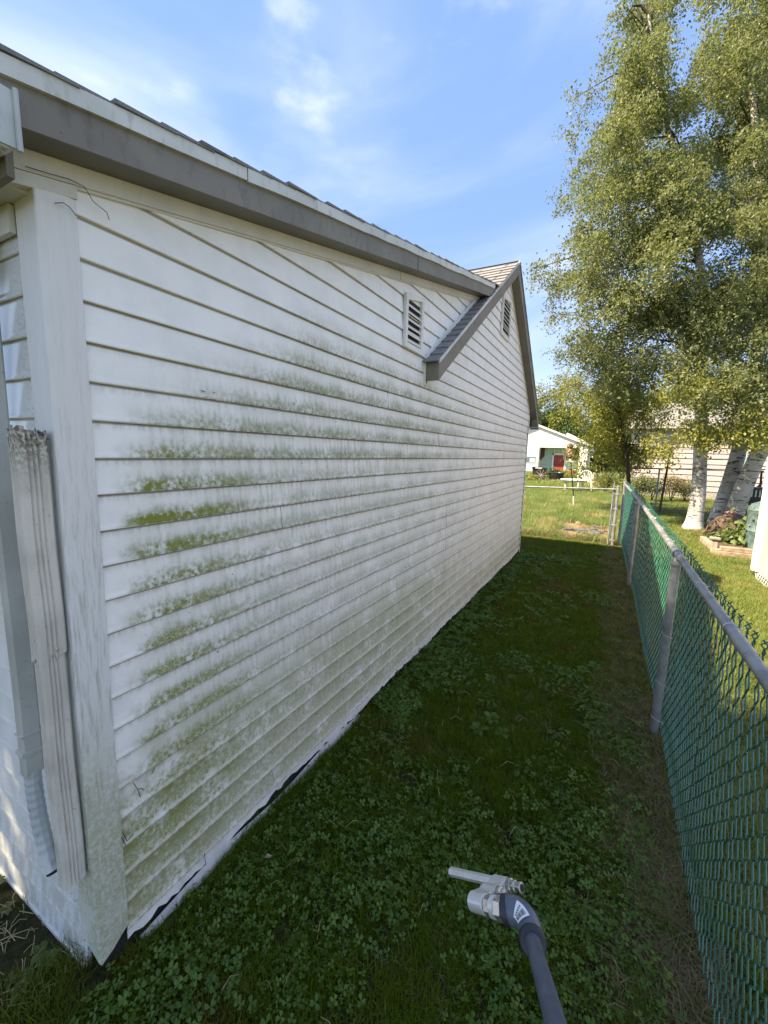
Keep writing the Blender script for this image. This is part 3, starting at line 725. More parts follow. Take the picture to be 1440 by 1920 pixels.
sp2 = spout(-1.655, -1.615, .528, .583, .76, 2.50, .0, M['spout2'], grooves=False, label='grey fluted downspout with crimped elbow behind the cut-off one')
MB().box((-1.660, .524, .835), (-1.611, .600, .85)).build('strap', M['spout2'], sp2, bevel=.002)
MB().box((-1.659, .525, .905), (-1.612, .590, .912)).build('strap', M['spout2'], sp2, bevel=.002)
eb = MB(); pts = []; rad = []
for i in range(25):
    t = i/24; z = .77-.33*t; pts.append((-1.636+.105*t*t, .556-.010*t, z)); rad.append(.0235+(.0022 if i % 2 else 0) if i < 20 else .022)
eb.tube(pts, rad, 10).build('elbow', M['gutter'], sp2, smooth=False)
MB().tube([(-1.533, .546, .444), (-1.526, .545, .432)], [.019, .018], 10).build('outlet_mouth', M['black_gap'], sp2)

# ---- cobweb threads and twigs caught on the wall
def thread(pts, r=.0012, name='cobweb_thread', mat='twig', parent=house):
    MB().tube(pts, r, 5).build(name, M[mat], parent)
xw = WX+.018
def wp(px, py, x=None):
    v = RM[0]*(px-720)/F - RM[1]*(py-960)/F + RM[2]; d = (xw if x is None else x)/v[0]; return (v[0]*d, v[1]*d, H+v[2]*d)
tp = MB()
for pl in ([(48, 312), (90, 325), (130, 336), (158, 350), (175, 378), (200, 398), (205, 412)], [(102, 381), (118, 380), (130, 388), (138, 398), (143, 405)]):
    tp.tube([wp(a, b, WX+.032) for a, b in pl], .0011, 5)
o = tp.build('cobweb_thread', M['twig'], house); o['kind'] = 'stuff'
tp = MB(); rr = random.Random(21)
for pl in ([(250, 1468), (258, 1480), (266, 1478), (270, 1482)], [(258, 1480), (263, 1494)], [(230, 1560), (238, 1577), (250, 1565)], [(228, 1570), (236, 1585)], [(285, 1450), (290, 1440)], [(383, 1600), (386, 1620)]):
    tp.tube([wp(a, b, WX+.022) for a, b in pl], .0013, 5)
for _ in range(60):
    yy = rr.uniform(.72, 6.5); zz_ = rr.uniform(.25, 2.5)
    q = Vector((WX+.014, yy, zz_)); tp.tube([q, q+Vector((.004, rr.uniform(-.006, .006), rr.uniform(-.006, .006)))], .0018, 5)
o = tp.build('stuck_debris', M['twig'], house); o['kind'] = 'stuff'

# ================================================================ GREEN CHAIN LINK FENCE
FENCE_KEY = [(-2.0, .455, 1.255), (0, .45, 1.262), (3.2, .43, 1.272), (6.93, .392, 1.30), (10.3, .305, 1.335)]
def fx(y, k=1):
    K = FENCE_KEY
    for i in range(len(K)-1):
        if y <= K[i+1][0]: break
    t = (y-K[i][0])/(K[i+1][0]-K[i][0]); return K[i][k]+(K[i+1][k]-K[i][k])*t
fence = thing('chain_link_fence', 'green vinyl-coated chain link fence with grey steel rail along the right of the lawn', 'fence', (.43, 3.2, 0))
MB().tube([(fx(y), y, fx(y, 2)) for y in (-1.2, 0, 1.6, 3.2, 5, 6.93, 8.6, 10.28)], .0205, 14).build('top_rail', M['galv'], fence, smooth=True)
MB().tube([(fx(1.62), 1.62, fx(1.62, 2)), (fx(1.78), 1.78, fx(1.78, 2))], .0222, 14).build('rail_sleeve', M['galv'], fence, smooth=True)
for (y, r_) in ((-.5, .028), (3.2, .0265), (6.93, .026), (10.3, .030)):
    x = fx(y); zt = fx(y, 2)
    po = MB().tube([(x-.002, y, -.05), (x, y, zt-.045)] if y < 10 else [(x, y, -.05), (x, y, zt+.02)], r_, 16).build('fence_post', M['galv'], fence, smooth=True)
    if y < 10:
        MB().lathe((x, y, zt-.075), [(r_+.006, 0), (r_+.007, .004), (r_+.006, .036), (r_*.8, .052), (.012, .06)], 16).build('post_cap', M['galv'], po, smooth=True)
        rg = MB(); n = 16
        rg.tube([(x+.027*math.cos(a), y, zt+.027*math.sin(a)) for a in [2*math.pi*i/n for i in range(n+1)]], .006, 6, cap=False); rg.build('cap_loop', M['galv'], po, smooth=True)
        for zt_ in (1.10, .72, .38, .12):
            tm = MB(); tm.tube([(x+(r_+.002)*math.cos(a), y+(r_+.002)*math.sin(a), zt_-.012*math.cos(a)) for a in [R(15)+R(330)*i/12 for i in range(13)]]+[(x+.045, y-.01, zt_-.03)], .0019, 5); tm.build('wire_tie', M['galv2'], po)
    else:
        MB().lathe((x, y, zt+.02), [(r_+.004, 0), (r_+.004, .02), (.015, .035)], 16).build('post_cap', M['galv'], po, smooth=True)
# ties round the rail
tm = MB(); tm.tube([(.0225*math.cos(a), .010*math.sin(a*.5), .0225*math.sin(a)) for a in [R(-60)+R(330)*i/14 for i in range(15)]]+[(.004, .012, -.05)], .0019, 5)
tm.tube([(.0225, 0, .006), (.045, .006, .016)], .0019, 5)
tmesh = tm.mesh('rail_tie'); tmesh.materials.append(M['galv2'])
for y in (1.25, 1.86, 2.42, 3.05, 3.62, 4.25, 4.9, 5.6, 6.3, 7.05, 7.8, 8.6, 9.4):
    inst(tmesh, 'rail_tie', None, fence, (fx(y), y, fx(y, 2)), (0, 0, random.uniform(-.3, .3)))
# the woven wires: one zigzag per strand, alternate strands mirrored so that they hook into each other
def strand(flip, zb, zt, barb):
    mb = MB(); pts = []; s = -1 if flip else 1; h = .040; n = int((zt-zb)/h); A = .0215
    for i in range(n+1):
        z = zb+i*h; side = s*(1 if i % 2 else -1); xx = .0045*(1 if i % 2 else -1)*s
        pts += [(xx*.4, side*A*.62, z-h*.16), (xx, side*A, z), (xx*.4, side*A*.62, z+h*.16)]
    # top: ends twisted together in pairs, sticking up
    e = pts[-1]; tgt = A*(1 if barb > 0 else -1)
    pts += [(0, tgt*.8, e[2]+.012), (.004*barb, tgt, e[2]+.024), (-.004*barb, tgt+.003*barb, e[2]+.036), (.008*barb, tgt-.008*barb, e[2]+.052)]
    mb.tube(pts, .0027, 4); m = mb.mesh('wire', smooth=True); m.materials.append(M['green_wire']); return m
strands = [strand(0, .03, 1.29, 1), strand(1, .03, 1.29, -1)]
y = .80; i = 0
while y < 10.24:
    x = fx(y)+.031+(.006*math.sin(y*2.3)); zt = fx(y, 2)
    inst(strands[i % 2], 'wire', None, fence, (x, y, zt-1.27), (R(random.uniform(-.3, .3)), R(random.uniform(-.2, .2)), math.atan(.03)), (1, 1, 1+random.uniform(-.002, .002)))
    y += .0405; i += 1

# ================================================================ GATE AND CROSS FENCE AT THE END OF THE PASSAGE
cross = thing('garden_gate', 'low galvanised wire gate closing the far end of the grass passage', 'gate', (-.7, 10.1, 0))
GA = (-1.78, 10.1, 1.16); GB = (.19, 10.1, 1.222)
MB().tube([GA, GB], .017, 12).build('top_rail', M['galv'], cross, smooth=True)
gp_ = MB().tube([(.185, 10.1, .0), (.185, 10.1, 1.27)], .030, 14).build('gate_post', M['galv'], cross, smooth=True)
MB().lathe((.185, 10.1, 1.27), [(.034, 0), (.034, .02), (.015, .034)], 14).build('post_cap', M['galv'], gp_, smooth=True)
for z in (.12, .45, .80, 1.12): MB().tube([(.185-.06, 10.08, z), (.185+.03, 10.08, z)], .012, 8).build('hinge_band', M['galv2'], gp_, smooth=True)
MB().tube([(.095, 10.13, .02), (.105, 10.13, 1.36)], .017, 10).build('slim_post', M['galv'], cross, smooth=True)
MB().tube([(.13, 10.12, .05), (.13, 10.12, 1.2)], .012, 8).build('tension_bar', M['teal'], cross, smooth=True)
def strand2(flip):
    mb = MB(); pts = []; s = -1 if flip else 1
    for i in range(28): pts.append((.003*(1 if i % 2 else -1)*s, s*.030*(1 if i % 2 else -1), .02+i*.042))
    mb.tube(pts, .0013, 3); m = mb.mesh('wire'); m.materials.append(M['galv']); return m
s2 = [strand2(0), strand2(1)]
x = -1.72; i = 0
while x < .06:
    inst(s2[i % 2], 'wire', None, cross, (x, 10.12, .0), (0, 0, R(90))); x += .056; i += 1
MB().box((.30, 10.31, 0.6), (.36, 10.33, .62)).build('latch', M['galv2'], cross)

# ================================================================ YARD BEHIND THE GATE
# owl decoy on a pole
pole = thing('garden_pole', 'thin black pole with white foot standing in the tall grass, carrying the owl', 'pole', (-1.053, 16.7, 0))
MB().tube([(-1.06, 16.7, -.05), (-1.10, 16.7, .46)], .024, 10).build('white_foot', M['plastic_white'], pole)
MB().tube([(-1.10, 16.7, .44), (-1.30, 16.7, 1.70)], .022, 10).build('shaft', M['plastic_black'], pole)
MB().box((-1.46, 16.62, 1.70), (-1.16, 16.82, 1.725)).build('platform', M['plastic_white'], pole)
MB().lathe((-1.31, 16.7, 1.725), [(.07, 0), (.05, .07), (.06, .12)], 12).build('clamp', M['plastic_white'], pole)
owl = thing('owl_decoy', 'brown plastic owl perched on top of the garden pole', 'decoy', (-1.33, 16.7, 1.84))
MB().lathe((-1.33, 16.7, 1.83), [(.05, -.02), (.10, .02), (.145, .12), (.15, .22), (.12, .32), (.085, .37)], 18, axis=(-.12, 0, 1), sx=1, sy=.85).build('body', M['owl'], owl, smooth=True)
MB().lathe((-1.375, 16.7, 2.18), [(.07, 0), (.115, .05), (.12, .10), (.085, .155), (.03, .175)], 18, sx=1, sy=.9).build('head', M['owl'], owl, smooth=True)
for s in (-1, 1):
    MB().lathe((-1.375+s*.075, 16.68, 2.31), [(.028, 0), (.016, .035), (.002, .065)], 8).build('ear_tuft', M['owl'], owl)
    MB().lathe((-1.375+s*.045, 16.60, 2.265), [(.03, 0), (.03, .006), (.012, .012)], 12, axis=(0, -1, 0)).build('eye', M['owl_light'], owl)
    MB().lathe((-1.33+s*.135, 16.68, 1.86), [(.015, -.10), (.06, .03), (.07, .17), (.03, .29)], 10, sx=.5, sy=1.2).build('wing', M['owl'], owl, smooth=True)
MB().lathe((-1.375, 16.59, 2.225), [(.014, 0), (.010, .02), (.001, .04)], 8, axis=(0, -.6, -1)).build('beak', M['ink'], owl)
MB().lathe((-1.33, 16.59, 1.88), [(.04, 0), (.085, .10), (.08, .22), (.05, .28)], 12, sx=1, sy=.4).build('breast', M['owl_light'], owl, smooth=True)

# table and chair
tb = thing('patio_table', 'round white plastic garden table in the yard behind the gate', 'table', (-1.6, 24, 0))
MB().lathe((-1.6, 24, .68), [(.66, 0), (.70, .012), (.70, .04), (.67, .05)], 28).build('tabletop', M['plastic_white'], tb)
MB().lathe((-1.6, 24, .60), [(.58, 0), (.60, .08)], 28).build('apron', M['plastic_white'], tb)
for a in (30, 150, 210, 330):
    cx, cy = -1.6+.44*math.cos(R(a)), 24+.44*math.sin(R(a))
    MB().prism([(cx-.05, cy-.04, .62), (cx+.05, cy-.04, .62), (cx+.03+.08*math.cos(R(a)), cy-.04, gz(0, 24)), (cx-.03+.08*math.cos(R(a)), cy-.04, gz(0, 24))], (0, .07, 0)).build('leg', M['plastic_white'], tb, bevel=.008)
ch = thing('garden_chair', 'white moulded plastic armchair behind the patio table', 'chair', (-1.15, 25.3, 0))
def armchair(root, cx, cy, z0, mat, s=1.):
    B = lambda: MB()
    def p(x, y, z): return (cx+x*s, cy+y*s, z0+z*s)
    B().prism([p(-.26, -.24, .40), p(.26, -.24, .40), p(.22, .24, .38), p(-.22, .24, .38)], (0, 0, .035)).build('seat', mat, root, bevel=.01)
    arch = [p(.27*math.cos(R(a)), .26+.06, .55+.33*math.sin(R(a))) for a in range(0, 181, 15)]
    B().tube(arch+[p(-.27, .30, .40)], .030, 8).build('backrest_rim', mat, root, smooth=True)
    B().tube([p(.27, .30, .40), p(.27, .32, .56)], .030, 8).build('backrest_rim', mat, root, smooth=True)
    for i in range(7):
        x = -.20+i*.0667; z = .55+.33*math.sqrt(max(0, 1-(x/.27)**2)); B().prism([p(x-.017, .28, .42), p(x+.017, .28, .42), p(x+.017, .33, z), p(x-.017, .33, z)], (0, .015, 0)).build('back_slat', mat, root)
    for sx in (-1, 1):
        B().tube([p(sx*.28, .30, .66), p(sx*.31, .0, .66), p(sx*.29, -.24, .63), p(sx*.28, -.27, .45)], .025, 8).build('armrest', mat, root, smooth=True)
        for sy in (-1, 1): B().tube([p(sx*.24, sy*.23, .42), p(sx*.28, sy*.28, 0)], [.032, .022], 8).build('leg', mat, root, smooth=True)
armchair(ch, -1.15, 25.3, gz(0, 25.3), M['plastic_white'], 1.25)

# black bin with lid, wagon wheel leaning on it
zb = gz(0, 32)-.1
bn = thing('wheelie_bin', 'tall black plastic bin with a flat lid beside the wagon wheel', 'bin', (-4.5, 32, 0))
MB().prism([(-4.86, 31.6, zb), (-4.14, 31.6, zb), (-4.05, 31.6, 1.0), (-4.98, 31.6, 1.0)], (0, .7, 0)).build('bin_body', M['plastic_black'], bn, bevel=.02)
ld = MB().prism([(-5.02, 31.52, 1.0), (-4.01, 31.52, 1.0), (-4.05, 31.52, 1.10), (-4.95, 31.52, 1.14)], (0, .8, 0)).build('lid', M['plastic_black'], bn, bevel=.02)
MB().box((-4.75, 31.50, 1.02), (-4.3, 31.515, 1.07)).build('lid_label', M['sticker'], ld)
wh = thing('wagon_wheel', 'dark spoked wagon wheel leaning against the tall black bin', 'wheel', (-4.3, 31.4, 0))
c = Vector((-4.30, 31.42, zb+.44)); 
MB().tube([c+Vector((.42*math.cos(a), .06*math.sin(a), .42*math.sin(a))) for a in [2*math.pi*i/28 for i in range(29)]], .022, 6, cap=False).build('rim', M['darkmetal'], wh)
for i in range(10):
    a = 2*math.pi*i/10; MB().tube([c, c+Vector((.42*math.cos(a), .06*math.sin(a), .42*math.sin(a)))], .013, 5).build('spoke', M['wood'], wh)
MB().lathe(c, [(.05, -.05), (.06, 0), (.05, .05)], 12, axis=(0, 1, 0)).build('hub', M['wood'], wh)
pt = thing('black_tub', 'squat black plastic tub with ribbed sides between the bin and the patio table', 'tub', (-3.35, 32, 0))
MB().lathe((-3.35, 32, zb-.05), [(.40, 0), (.46, .35), (.50, .62), (.53, .66), (.53, .72), (.47, .73), (.44, .68)], 22).build('bucket', M['plastic_black'], pt)
for s in (-1, 1): MB().tube([(-3.35+s*.50, 31.8, .50), (-3.35+s*.58, 31.75, .44), (-3.35+s*.50, 31.6, .40)], .02, 6).build('handle', M['plastic_black'], pt)
for a in range(200, 345, 24): MB().tube([(-3.35+.47*math.cos(R(a)), 32+.47*math.sin(R(a)), .25), (-3.35+.52*math.cos(R(a)), 32+.52*math.sin(R(a)), .52)], .018, 5).build('rib', M['plastic_black'], pt)
# green slide / kayak end behind the wall corner
ky = thing('green_kayak', 'bright green plastic kayak end lying beside the black bin', 'kayak', (-6.3, 33, 0))
MB().lathe((-6.9, 33, .45), [(.05, -1.4), (.25, -1.0), (.36, 0), (.33, .7), (.2, 1.15), (.03, 1.45)], 16, axis=(1, 0, -.03), sx=.75, sy=1).build('hull', M['greenplastic'], ky, smooth=True)
MB().lathe((-6.9, 33, .52), [(.05, -1.3), (.2, -.9), (.28, 0), (.25, .6), (.15, 1.0), (.03, 1.3)], 16, axis=(1, 0, -.03), sx=.75, sy=.8).build('deck', M['plastic_white'], ky, smooth=True)
# red planter
pl = thing('red_planter', 'small red planter pot on the ground by the white house corner', 'planter', (-2.6, 36, .3))
MB().lathe((-2.62, 36, .28), [(.22, 0), (.30, .48), (.33, .48), (.33, .56), (.28, .56)], 14).build('pot', M['clay'], pl)
MB().box((-2.55, 35.6, .27), (-2.2, 35.8, .62)).build('side_crate', M['browndark'], pl)
# pickets right of the chair
for i, (x, h_) in enumerate(((-.80, .98), (-.45, .92))):
    pk = thing('picket_post', ['left pale wooden post of the pair with a rail, right of the garden chair', 'right pale wooden post of the pair with a rail, beside the foliage'][i], 'post', (x, 27, .1), 'pale wooden posts right of the chair')
    MB().box((x-.06, 26.94, .0), (x+.06, 27.06, h_+.05)).build('shaft', M['wood'], pk, bevel=.01)
    if i == 0: MB().box((-.86, 26.90, .86), (-.35, 26.94, .98)).build('rail', M['wood'], pk)

# ---- white neighbour house
HY = 42.; hz0 = .35
nh = thing('white_neighbour_house', 'white gabled house with a mint porch wall and red door, beyond the gate', 'house', (-5, HY, .3))
def slab(y, pts, th, name, mat, parent=nh): return MB().prism([(x, y, z) for x, z in pts], (0, th, 0)).build(name, mat, parent)
slab(HY, [(-11, .2), (-6.12, .2), (-6.12, 2.95), (-11, 2.95)], 6, 'wall', M['housewhite'])
slab(HY, [(-2.62, .2), (-1.94, .2), (-1.94, 2.95), (-2.62, 2.95)], 6, 'wall', M['housewhite'])
slab(HY, [(-6.12, 2.73), (-2.62, 2.73), (-2.62, 2.95), (-6.12, 2.95)], .2, 'porch_beam', M['housewhite'])
slab(HY+1.1, [(-6.12, .2), (-2.62, .2), (-2.62, 2.9), (-6.12, 2.9)], .1, 'porch_wall', M['mint'])
z = .5
while z < 2.7:
    MB().box((-5.9, HY+1.08, z), (-2.7, HY+1.10, z+.012)).build('clapboard_lap', M['mint'], nh); z += .30
slab(HY+1.0, [(-3.5, 1.62), (-2.62, 1.62), (-2.62, 2.72), (-3.5, 2.72)], .08, 'dark_panel', M['browndark'])
slab(HY+1.0, [(-6.10, 1.5), (-5.75, 1.9), (-5.75, 2.72), (-6.10, 2.72)], .08, 'dark_panel', M['browndark'])
dr = slab(HY+1.0, [(-4.86, .35), (-3.92, .35), (-3.92, 2.04), (-4.86, 2.04)], .06, 'door', M['red_paint'])
MB().box((-4.86, HY+.985, 1.14), (-3.92, HY+1.0, 1.17)).build('door_split', M['browndark'], dr)
for z in (.7, 1.3, 1.85): MB().box((-4.90, HY+.97, z), (-4.80, HY+1.0, z+.08)).build('hinge', M['ink'], dr)
for a, b, c_, d_ in ((-5.0, .3, -4.87, 2.2), (-3.91, .3, -3.78, 2.2), (-5.0, 2.05, -3.78, 2.2)): MB().box((a, HY+.96, b), (c_, HY+1.0, d_)).build('door_trim', M['housewhite'], nh)
for x in (-5.4, -4.9, -4.2, -3.6): MB().box((x, HY+1.0, 2.28), (x+.06, HY+1.08, 2.72)).build('bracket', M['housewhite'], nh)
wn = MB().box((-7.6, HY-.04, 1.20), (-6.28, HY, 1.90)).build('window', M['housewhite'], nh)
MB().box((-7.45, HY-.06, 1.27), (-6.36, HY-.04, 1.84)).build('pane', M['glass'], wn)
MB().box((-6.9, HY-.07, 1.29), (-6.4, HY-.061, 1.70)).build('curtain', M['bluecover'], wn)
RX, RZ, EX, EZ = -6.45, 4.85, -1.75, 2.98
z = 2.95; i = 0
while z < 4.6:   # gable boards
    z1 = z+.19
    def xe(q): return RX+(EX-.12-RX)*(RZ-.1-q)/(RZ-EZ)
    MB().prism([(2*RX-xe(z), HY-.03, z), (xe(z), HY-.03, z), (max(RX, xe(z1)), HY-.005, z1), (min(RX, 2*RX-xe(z1)), HY-.005, z1)], (0, .06, 0)).build('gable_board', M['housewhite'], nh); z += .18
MB().prism([(2*RX-EX+.1, HY, 2.9), (EX-.1, HY, 2.9), (RX, HY, RZ-.05)], (0, 6, 0)).build('gable_core', M['housewhite'], nh)
sl = (EZ-RZ)/(EX-RX)
MB().prism([(RX, HY-.25, RZ+.05), (EX+.15, HY-.25, EZ-.02), (EX+.15, HY-.25, EZ-.17), (RX, HY-.25, RZ-.12)], (0, 6.4, 0)).build('roof', M['housewhite'], nh)
MB().prism([(RX, HY-.25, RZ+.05), (2*RX-EX-.15, HY-.25, EZ-.02), (2*RX-EX-.15, HY-.25, EZ-.17), (RX, HY-.25, RZ-.12)], (0, 6.4, 0)).build('roof', M['housewhite'], nh)
MB().prism([(-4.4, HY+6.6, 4.45), (-2.3, HY+6.6, 3.45), (-2.3, HY+6.6, 3.2), (-4.7, HY+6.6, 3.2)], (0, 4, 0)).build('rear_gable', M['housewhite'], nh)
MB().box((-1.93, HY+.3, 1.9), (-1.5, HY+2, 2.75)).build('side_lean_to', M['housewhite'], nh)
MB().box((-11, HY+5.9, .2), (-1.94, HY+6, 2.95)).build('wall', M['housewhite'], nh)
# dark shrub gap beside it handled by shrubs

# ---- pink house behind the birch
ph = thing('pink_sided_house', 'long pale pink house wall with horizontal lap siding behind the birch trunks', 'house', (4, 25, 0))
MB().box((.95, 25.02, .1), (14, 30, 3.4)).build('wall', M['pinkwall'], ph)
z = .42
while z < 3.3:
    MB().prism([(.93, 25.02, z+.262), (.93, 24.985, z), (.93, 24.992, z-.004), (.93, 25.02, z)], (13, 0, 0)).build('siding_board', M['pinkwall'], ph); z += .26
MB().box((.93, 24.98, .0), (14, 25.02, .36)).build('foundation', M['conc'], ph)
MB().prism([(.6, 24.6, 3.4), (.6, 30.4, 3.4), (.6, 27.5, 4.9)], (14, 0, 0)).build('roof', M['shingle'], ph)
wn = MB().box((5.05, 24.94, 1.15), (5.55, 24.98, 2.3)).build('window', M['housewhite'], ph)
MB().box((5.12, 24.92, 1.22), (5.48, 24.94, 2.23)).build('pane', M['bluecover'], wn)

# ---- rear wire fence with rusty post
rf = thing('rear_wire_fence', 'thin galvanised wire fence line crossing behind the birch trunks', 'fence', (2.5, 17.8, 0))
MB().tube([(.6, 17.85, 1.52), (9, 17.85, 1.80)], .022, 8).build('top_rail', M['galv'], rf, smooth=True)
for x in (1.55, 4.6, 7.5): MB().tube([(x, 17.85, 0), (x, 17.85, 1.58)], .03, 8).build('fence_post', M['galv'], rf, smooth=True)
sx_ = MB()
for i in range(150):
    x = .65+i*.055; s = 1 if i % 2 else -1; sx_.tube([(x+s*.028*(1 if j % 2 else -1), 17.87, .04+j*.056*2) for j in range(14)], .0016, 3, cap=False)
o = sx_.build('wire_mesh', M['galv'], rf); o['kind'] = 'stuff'
rp = thing('rusty_post', 'leaning rusty brown steel post left of the birch, with wires running off it', 'post', (1.70, 17.7, 0))
MB().tube([(1.69, 17.75, -.02), (1.80, 17.75, 2.30)], .036, 8).build('shaft', M['rust'], rp)
MB().tube([(1.80, 17.75, 2.22), (5.5, 17.75, 2.38)], .010, 5).build('line', M['darkmetal'], rp)
MB().tube([(1.78, 17.75, 1.92), (5.5, 17.75, 2.02)], .008, 5).build('line', M['darkmetal'], rp)

# ---- green steel cabinet, raised bed, shed on the right
cb = thing('green_barrel', 'weathered green steel barrel with bolts, half hidden behind the pink shed', 'barrel', (2.95, 11.3, 0))
MB().lathe((2.95, 11.3, .0), [(.30, 0), (.31, .04), (.30, .08), (.30, .42), (.315, .45), (.30, .48), (.30, .85), (.315, .88), (.30, .91), (.28, 1.0), (.16, 1.06)], 22).build('drum', M['teal'], cb, smooth=True)
for i in range(14):
    a = R(160+i*14); z = .2+.12*(i % 6)
    MB().lathe((2.95+.30*math.cos(a), 11.3+.30*math.sin(a), z), [(.022, 0), (.02, .02)], 8, axis=(math.cos(a), math.sin(a), 0)).build('bolt', M['darkmetal'] if i % 3 else M['galv2'], cb)
bed = thing('raised_bed', 'low raised garden bed edged with brown timbers in front of the green barrel', 'garden bed', (2.3, 10.4, 0))
MB().box((2.05, 10.32, 0), (3.6, 10.45, .10)).build('timber', M['timber'], bed, bevel=.012)
MB().box((2.08, 10.335, .10), (3.6, 10.46, .19)).build('timber', M['timber'], bed, bevel=.012)
MB().box((2.0, 10.35, 0), (2.12, 12.0, .12)).build('timber', M['timber'], bed, bevel=.012)
MB().box((2.12, 10.46, 0), (3.6, 12.0, .10)).build('bed_soil', M['browndark'], bed)
st_ = thing('wooden_stake', 'short pale wooden stake at the corner of the raised bed', 'stake', (2.0, 10.55, 0))
MB().box((1.96, 10.5, 0), (2.06, 10.6, .30)).build('shaft', M['wood'], st_, bevel=.01)
MB().box((1.93, 10.47, .30), (2.09, 10.63, .33)).build('top', M['wood'], st_)
shd = thing('pink_shed', 'pale pink shed with white corner trim and lattice skirt at the right edge', 'shed', (2.3, 8.5, 0))
MB().box((2.24, 4.0, .12), (5.2, 8.82, 2.9)).build('wall', M['pinkwall'], shd)
yy = 4.1
while yy < 8.7:
    MB().box((2.225, yy, .14), (2.24, yy+.012, 2.86)).build('panel_groove', M['white'], shd); yy += .41
MB().box((2.205, 8.74, .10), (2.30, 8.86, 2.95)).build('corner_trim', M['white'], shd, bevel=.004)
MB().box((2.21, 8.60, .12), (2.24, 8.735, 2.95)).build('corner_trim', M['white'], shd, bevel=.004)
for q in range(60):
    y0_ = 4.0+q*.10
    for s in (0, 1):
        MB().prism([(2.232+s*.008, y0_, -.02), (2.232+s*.008, y0_+.025, -.02), (2.232+s*.008, y0_+(.175 if s else -.125), .13), (2.232+s*.008, y0_+(.15 if s else -.15), .13)], (.006, 0, 0)).build('lattice_slat', M['white'], shd) if 3.9 < y0_ < 8.7 else None
MB().prism([(2.19, 3.8, 2.95), (2.19, 8.9, 2.95), (2.19, 8.9, 3.05), (2.19, 3.8, 3.05)], (3.3, 0, .0)).build('roof', M['shingle'], shd)

# ---- hammock on a dark frame behind the leaning trunk
hm = thing('hammock', 'striped rope hammock hung low on dark steel legs behind the leaning birch trunk', 'hammock', (5.3, 17, 0))
def hp(px, py, Y): return tuple(atY(px, py, Y))
MB().tube([hp(1403, 880, 17), hp(1409, 945, 17)], .035, 8).build('leg', M['darkmetal'], hm)
MB().tube([hp(1404, 885, 17), hp(1388, 945, 17.4)], .03, 8).build('leg', M['darkmetal'], hm)
MB().tube([hp(1404, 882, 17), hp(1432, 884, 17)], .02, 8).build('crossbar', M['darkmetal'], hm)
MB().tube([hp(1428, 884, 17), hp(1424, 935, 17)], .03, 8).build('leg', M['darkmetal'], hm)
for i in range(11):
    MB().tube([hp(1372+i*3.2, 946-i*.2, 16.6), hp(1392+i*2.6, 936-i*1.2, 16.8), hp(1410+i*2.0, 922-i*2.0, 17.0)], .012, 5).build('rope', M['rust'], hm)
gl = thing('black_grill', 'black garden grill half hidden between hammock and shed', 'grill', (5.6, 16, 0))
c = atY(1421, 925, 16.0)
MB().box((c.x-.28, 15.8, c.z-.35), (c.x+.4, 16.3, c.z+.18)).build('firebox', M['plastic_black'], gl, bevel=.03)
for dx in (-.22, .32): MB().tube([(c.x+dx, 15.9, 0), (c.x+dx, 16, c.z-.3)], .03, 8).build('leg', M['darkmetal'], gl)
for i in range(6): MB().box((c.x-.2+i*.09, 15.78, c.z-.1), (c.x-.17+i*.09, 15.80, c.z+.1)).build('slot', M['plastic_white'], gl)
pc = thing('dark_tarp_pile', 'dark brown tarp-covered pile with a pink cloth behind the birch base', 'pile', (3.5, 13.6, 0))
c = atY(1380, 965, 13.2)
MB().lathe((c.x, 13.4, 0), [(.55, 0), (.5, .25), (.34, .45), (.12, .56)], 12, sx=1, sy=.6).build('tarp', M['browndark'], pc)
c2 = atY(1374, 962, 12.9); MB().lathe((c2.x, 13.02, c2.z), [(.10, -.03), (.12, 0), (.08, .03)], 8).build('cloth', M['pinkfabric'], pc)

# ---- broken slate and plank on the bare patch
rr = random.Random(3)
for i in range(9):
    x = rr.uniform(-1.0, .0); y = rr.uniform(10.7, 12.4); a = rr.uniform(0, 3)
    mb = MB(); s = rr.uniform(.12, .24); pts = [(x+s*math.cos(a+q)*rr.uniform(.6, 1.2), y+s*.7*math.sin(a+q)*rr.uniform(.6, 1.2), .03+rr.uniform(0, .05)) for q in (0, 1.1, 2.2, 3.4, 4.5, 5.4)]
    mb.prism(pts, (0, 0, .02)); o = mb.build('slate_fragment', M['soilclod'])
    tag(o, 'dark grey slate fragment lying on the bare earth patch behind the gate', 'slate', 'slate fragments on the bare patch')
mb = MB(); mb.prism([(-.72, 12.75, .02), (-.60, 12.72, .02), (-.42, 15.2, .03), (-.52, 15.25, .03)], (0, 0, .05))
tag(mb.build('weathered_plank', M['wood'], bevel=.004), 'pale weathered plank lying in the tall grass beyond the bare patch', 'plank')
sr = MB(); rr = random.Random(8)
for _ in range(420):
    x = rr.uniform(-1.6, .25); y = rr.uniform(10.35, 12.6); a = rr.uniform(0, 6.3); l = rr.uniform(.08, .28)
    sr.tube([(x, y, .02+rr.uniform(0, .03)), (x+l*.5*math.cos(a), y+l*.5*math.sin(a), .035+rr.uniform(0, .03)), (x+l*math.cos(a), y+l*math.sin(a), .015)], .0035, 3)
tag(sr.build('straw_litter', M['straw_m']), 'dry straw scattered over the bare patch behind the gate', 'straw', kind='stuff')

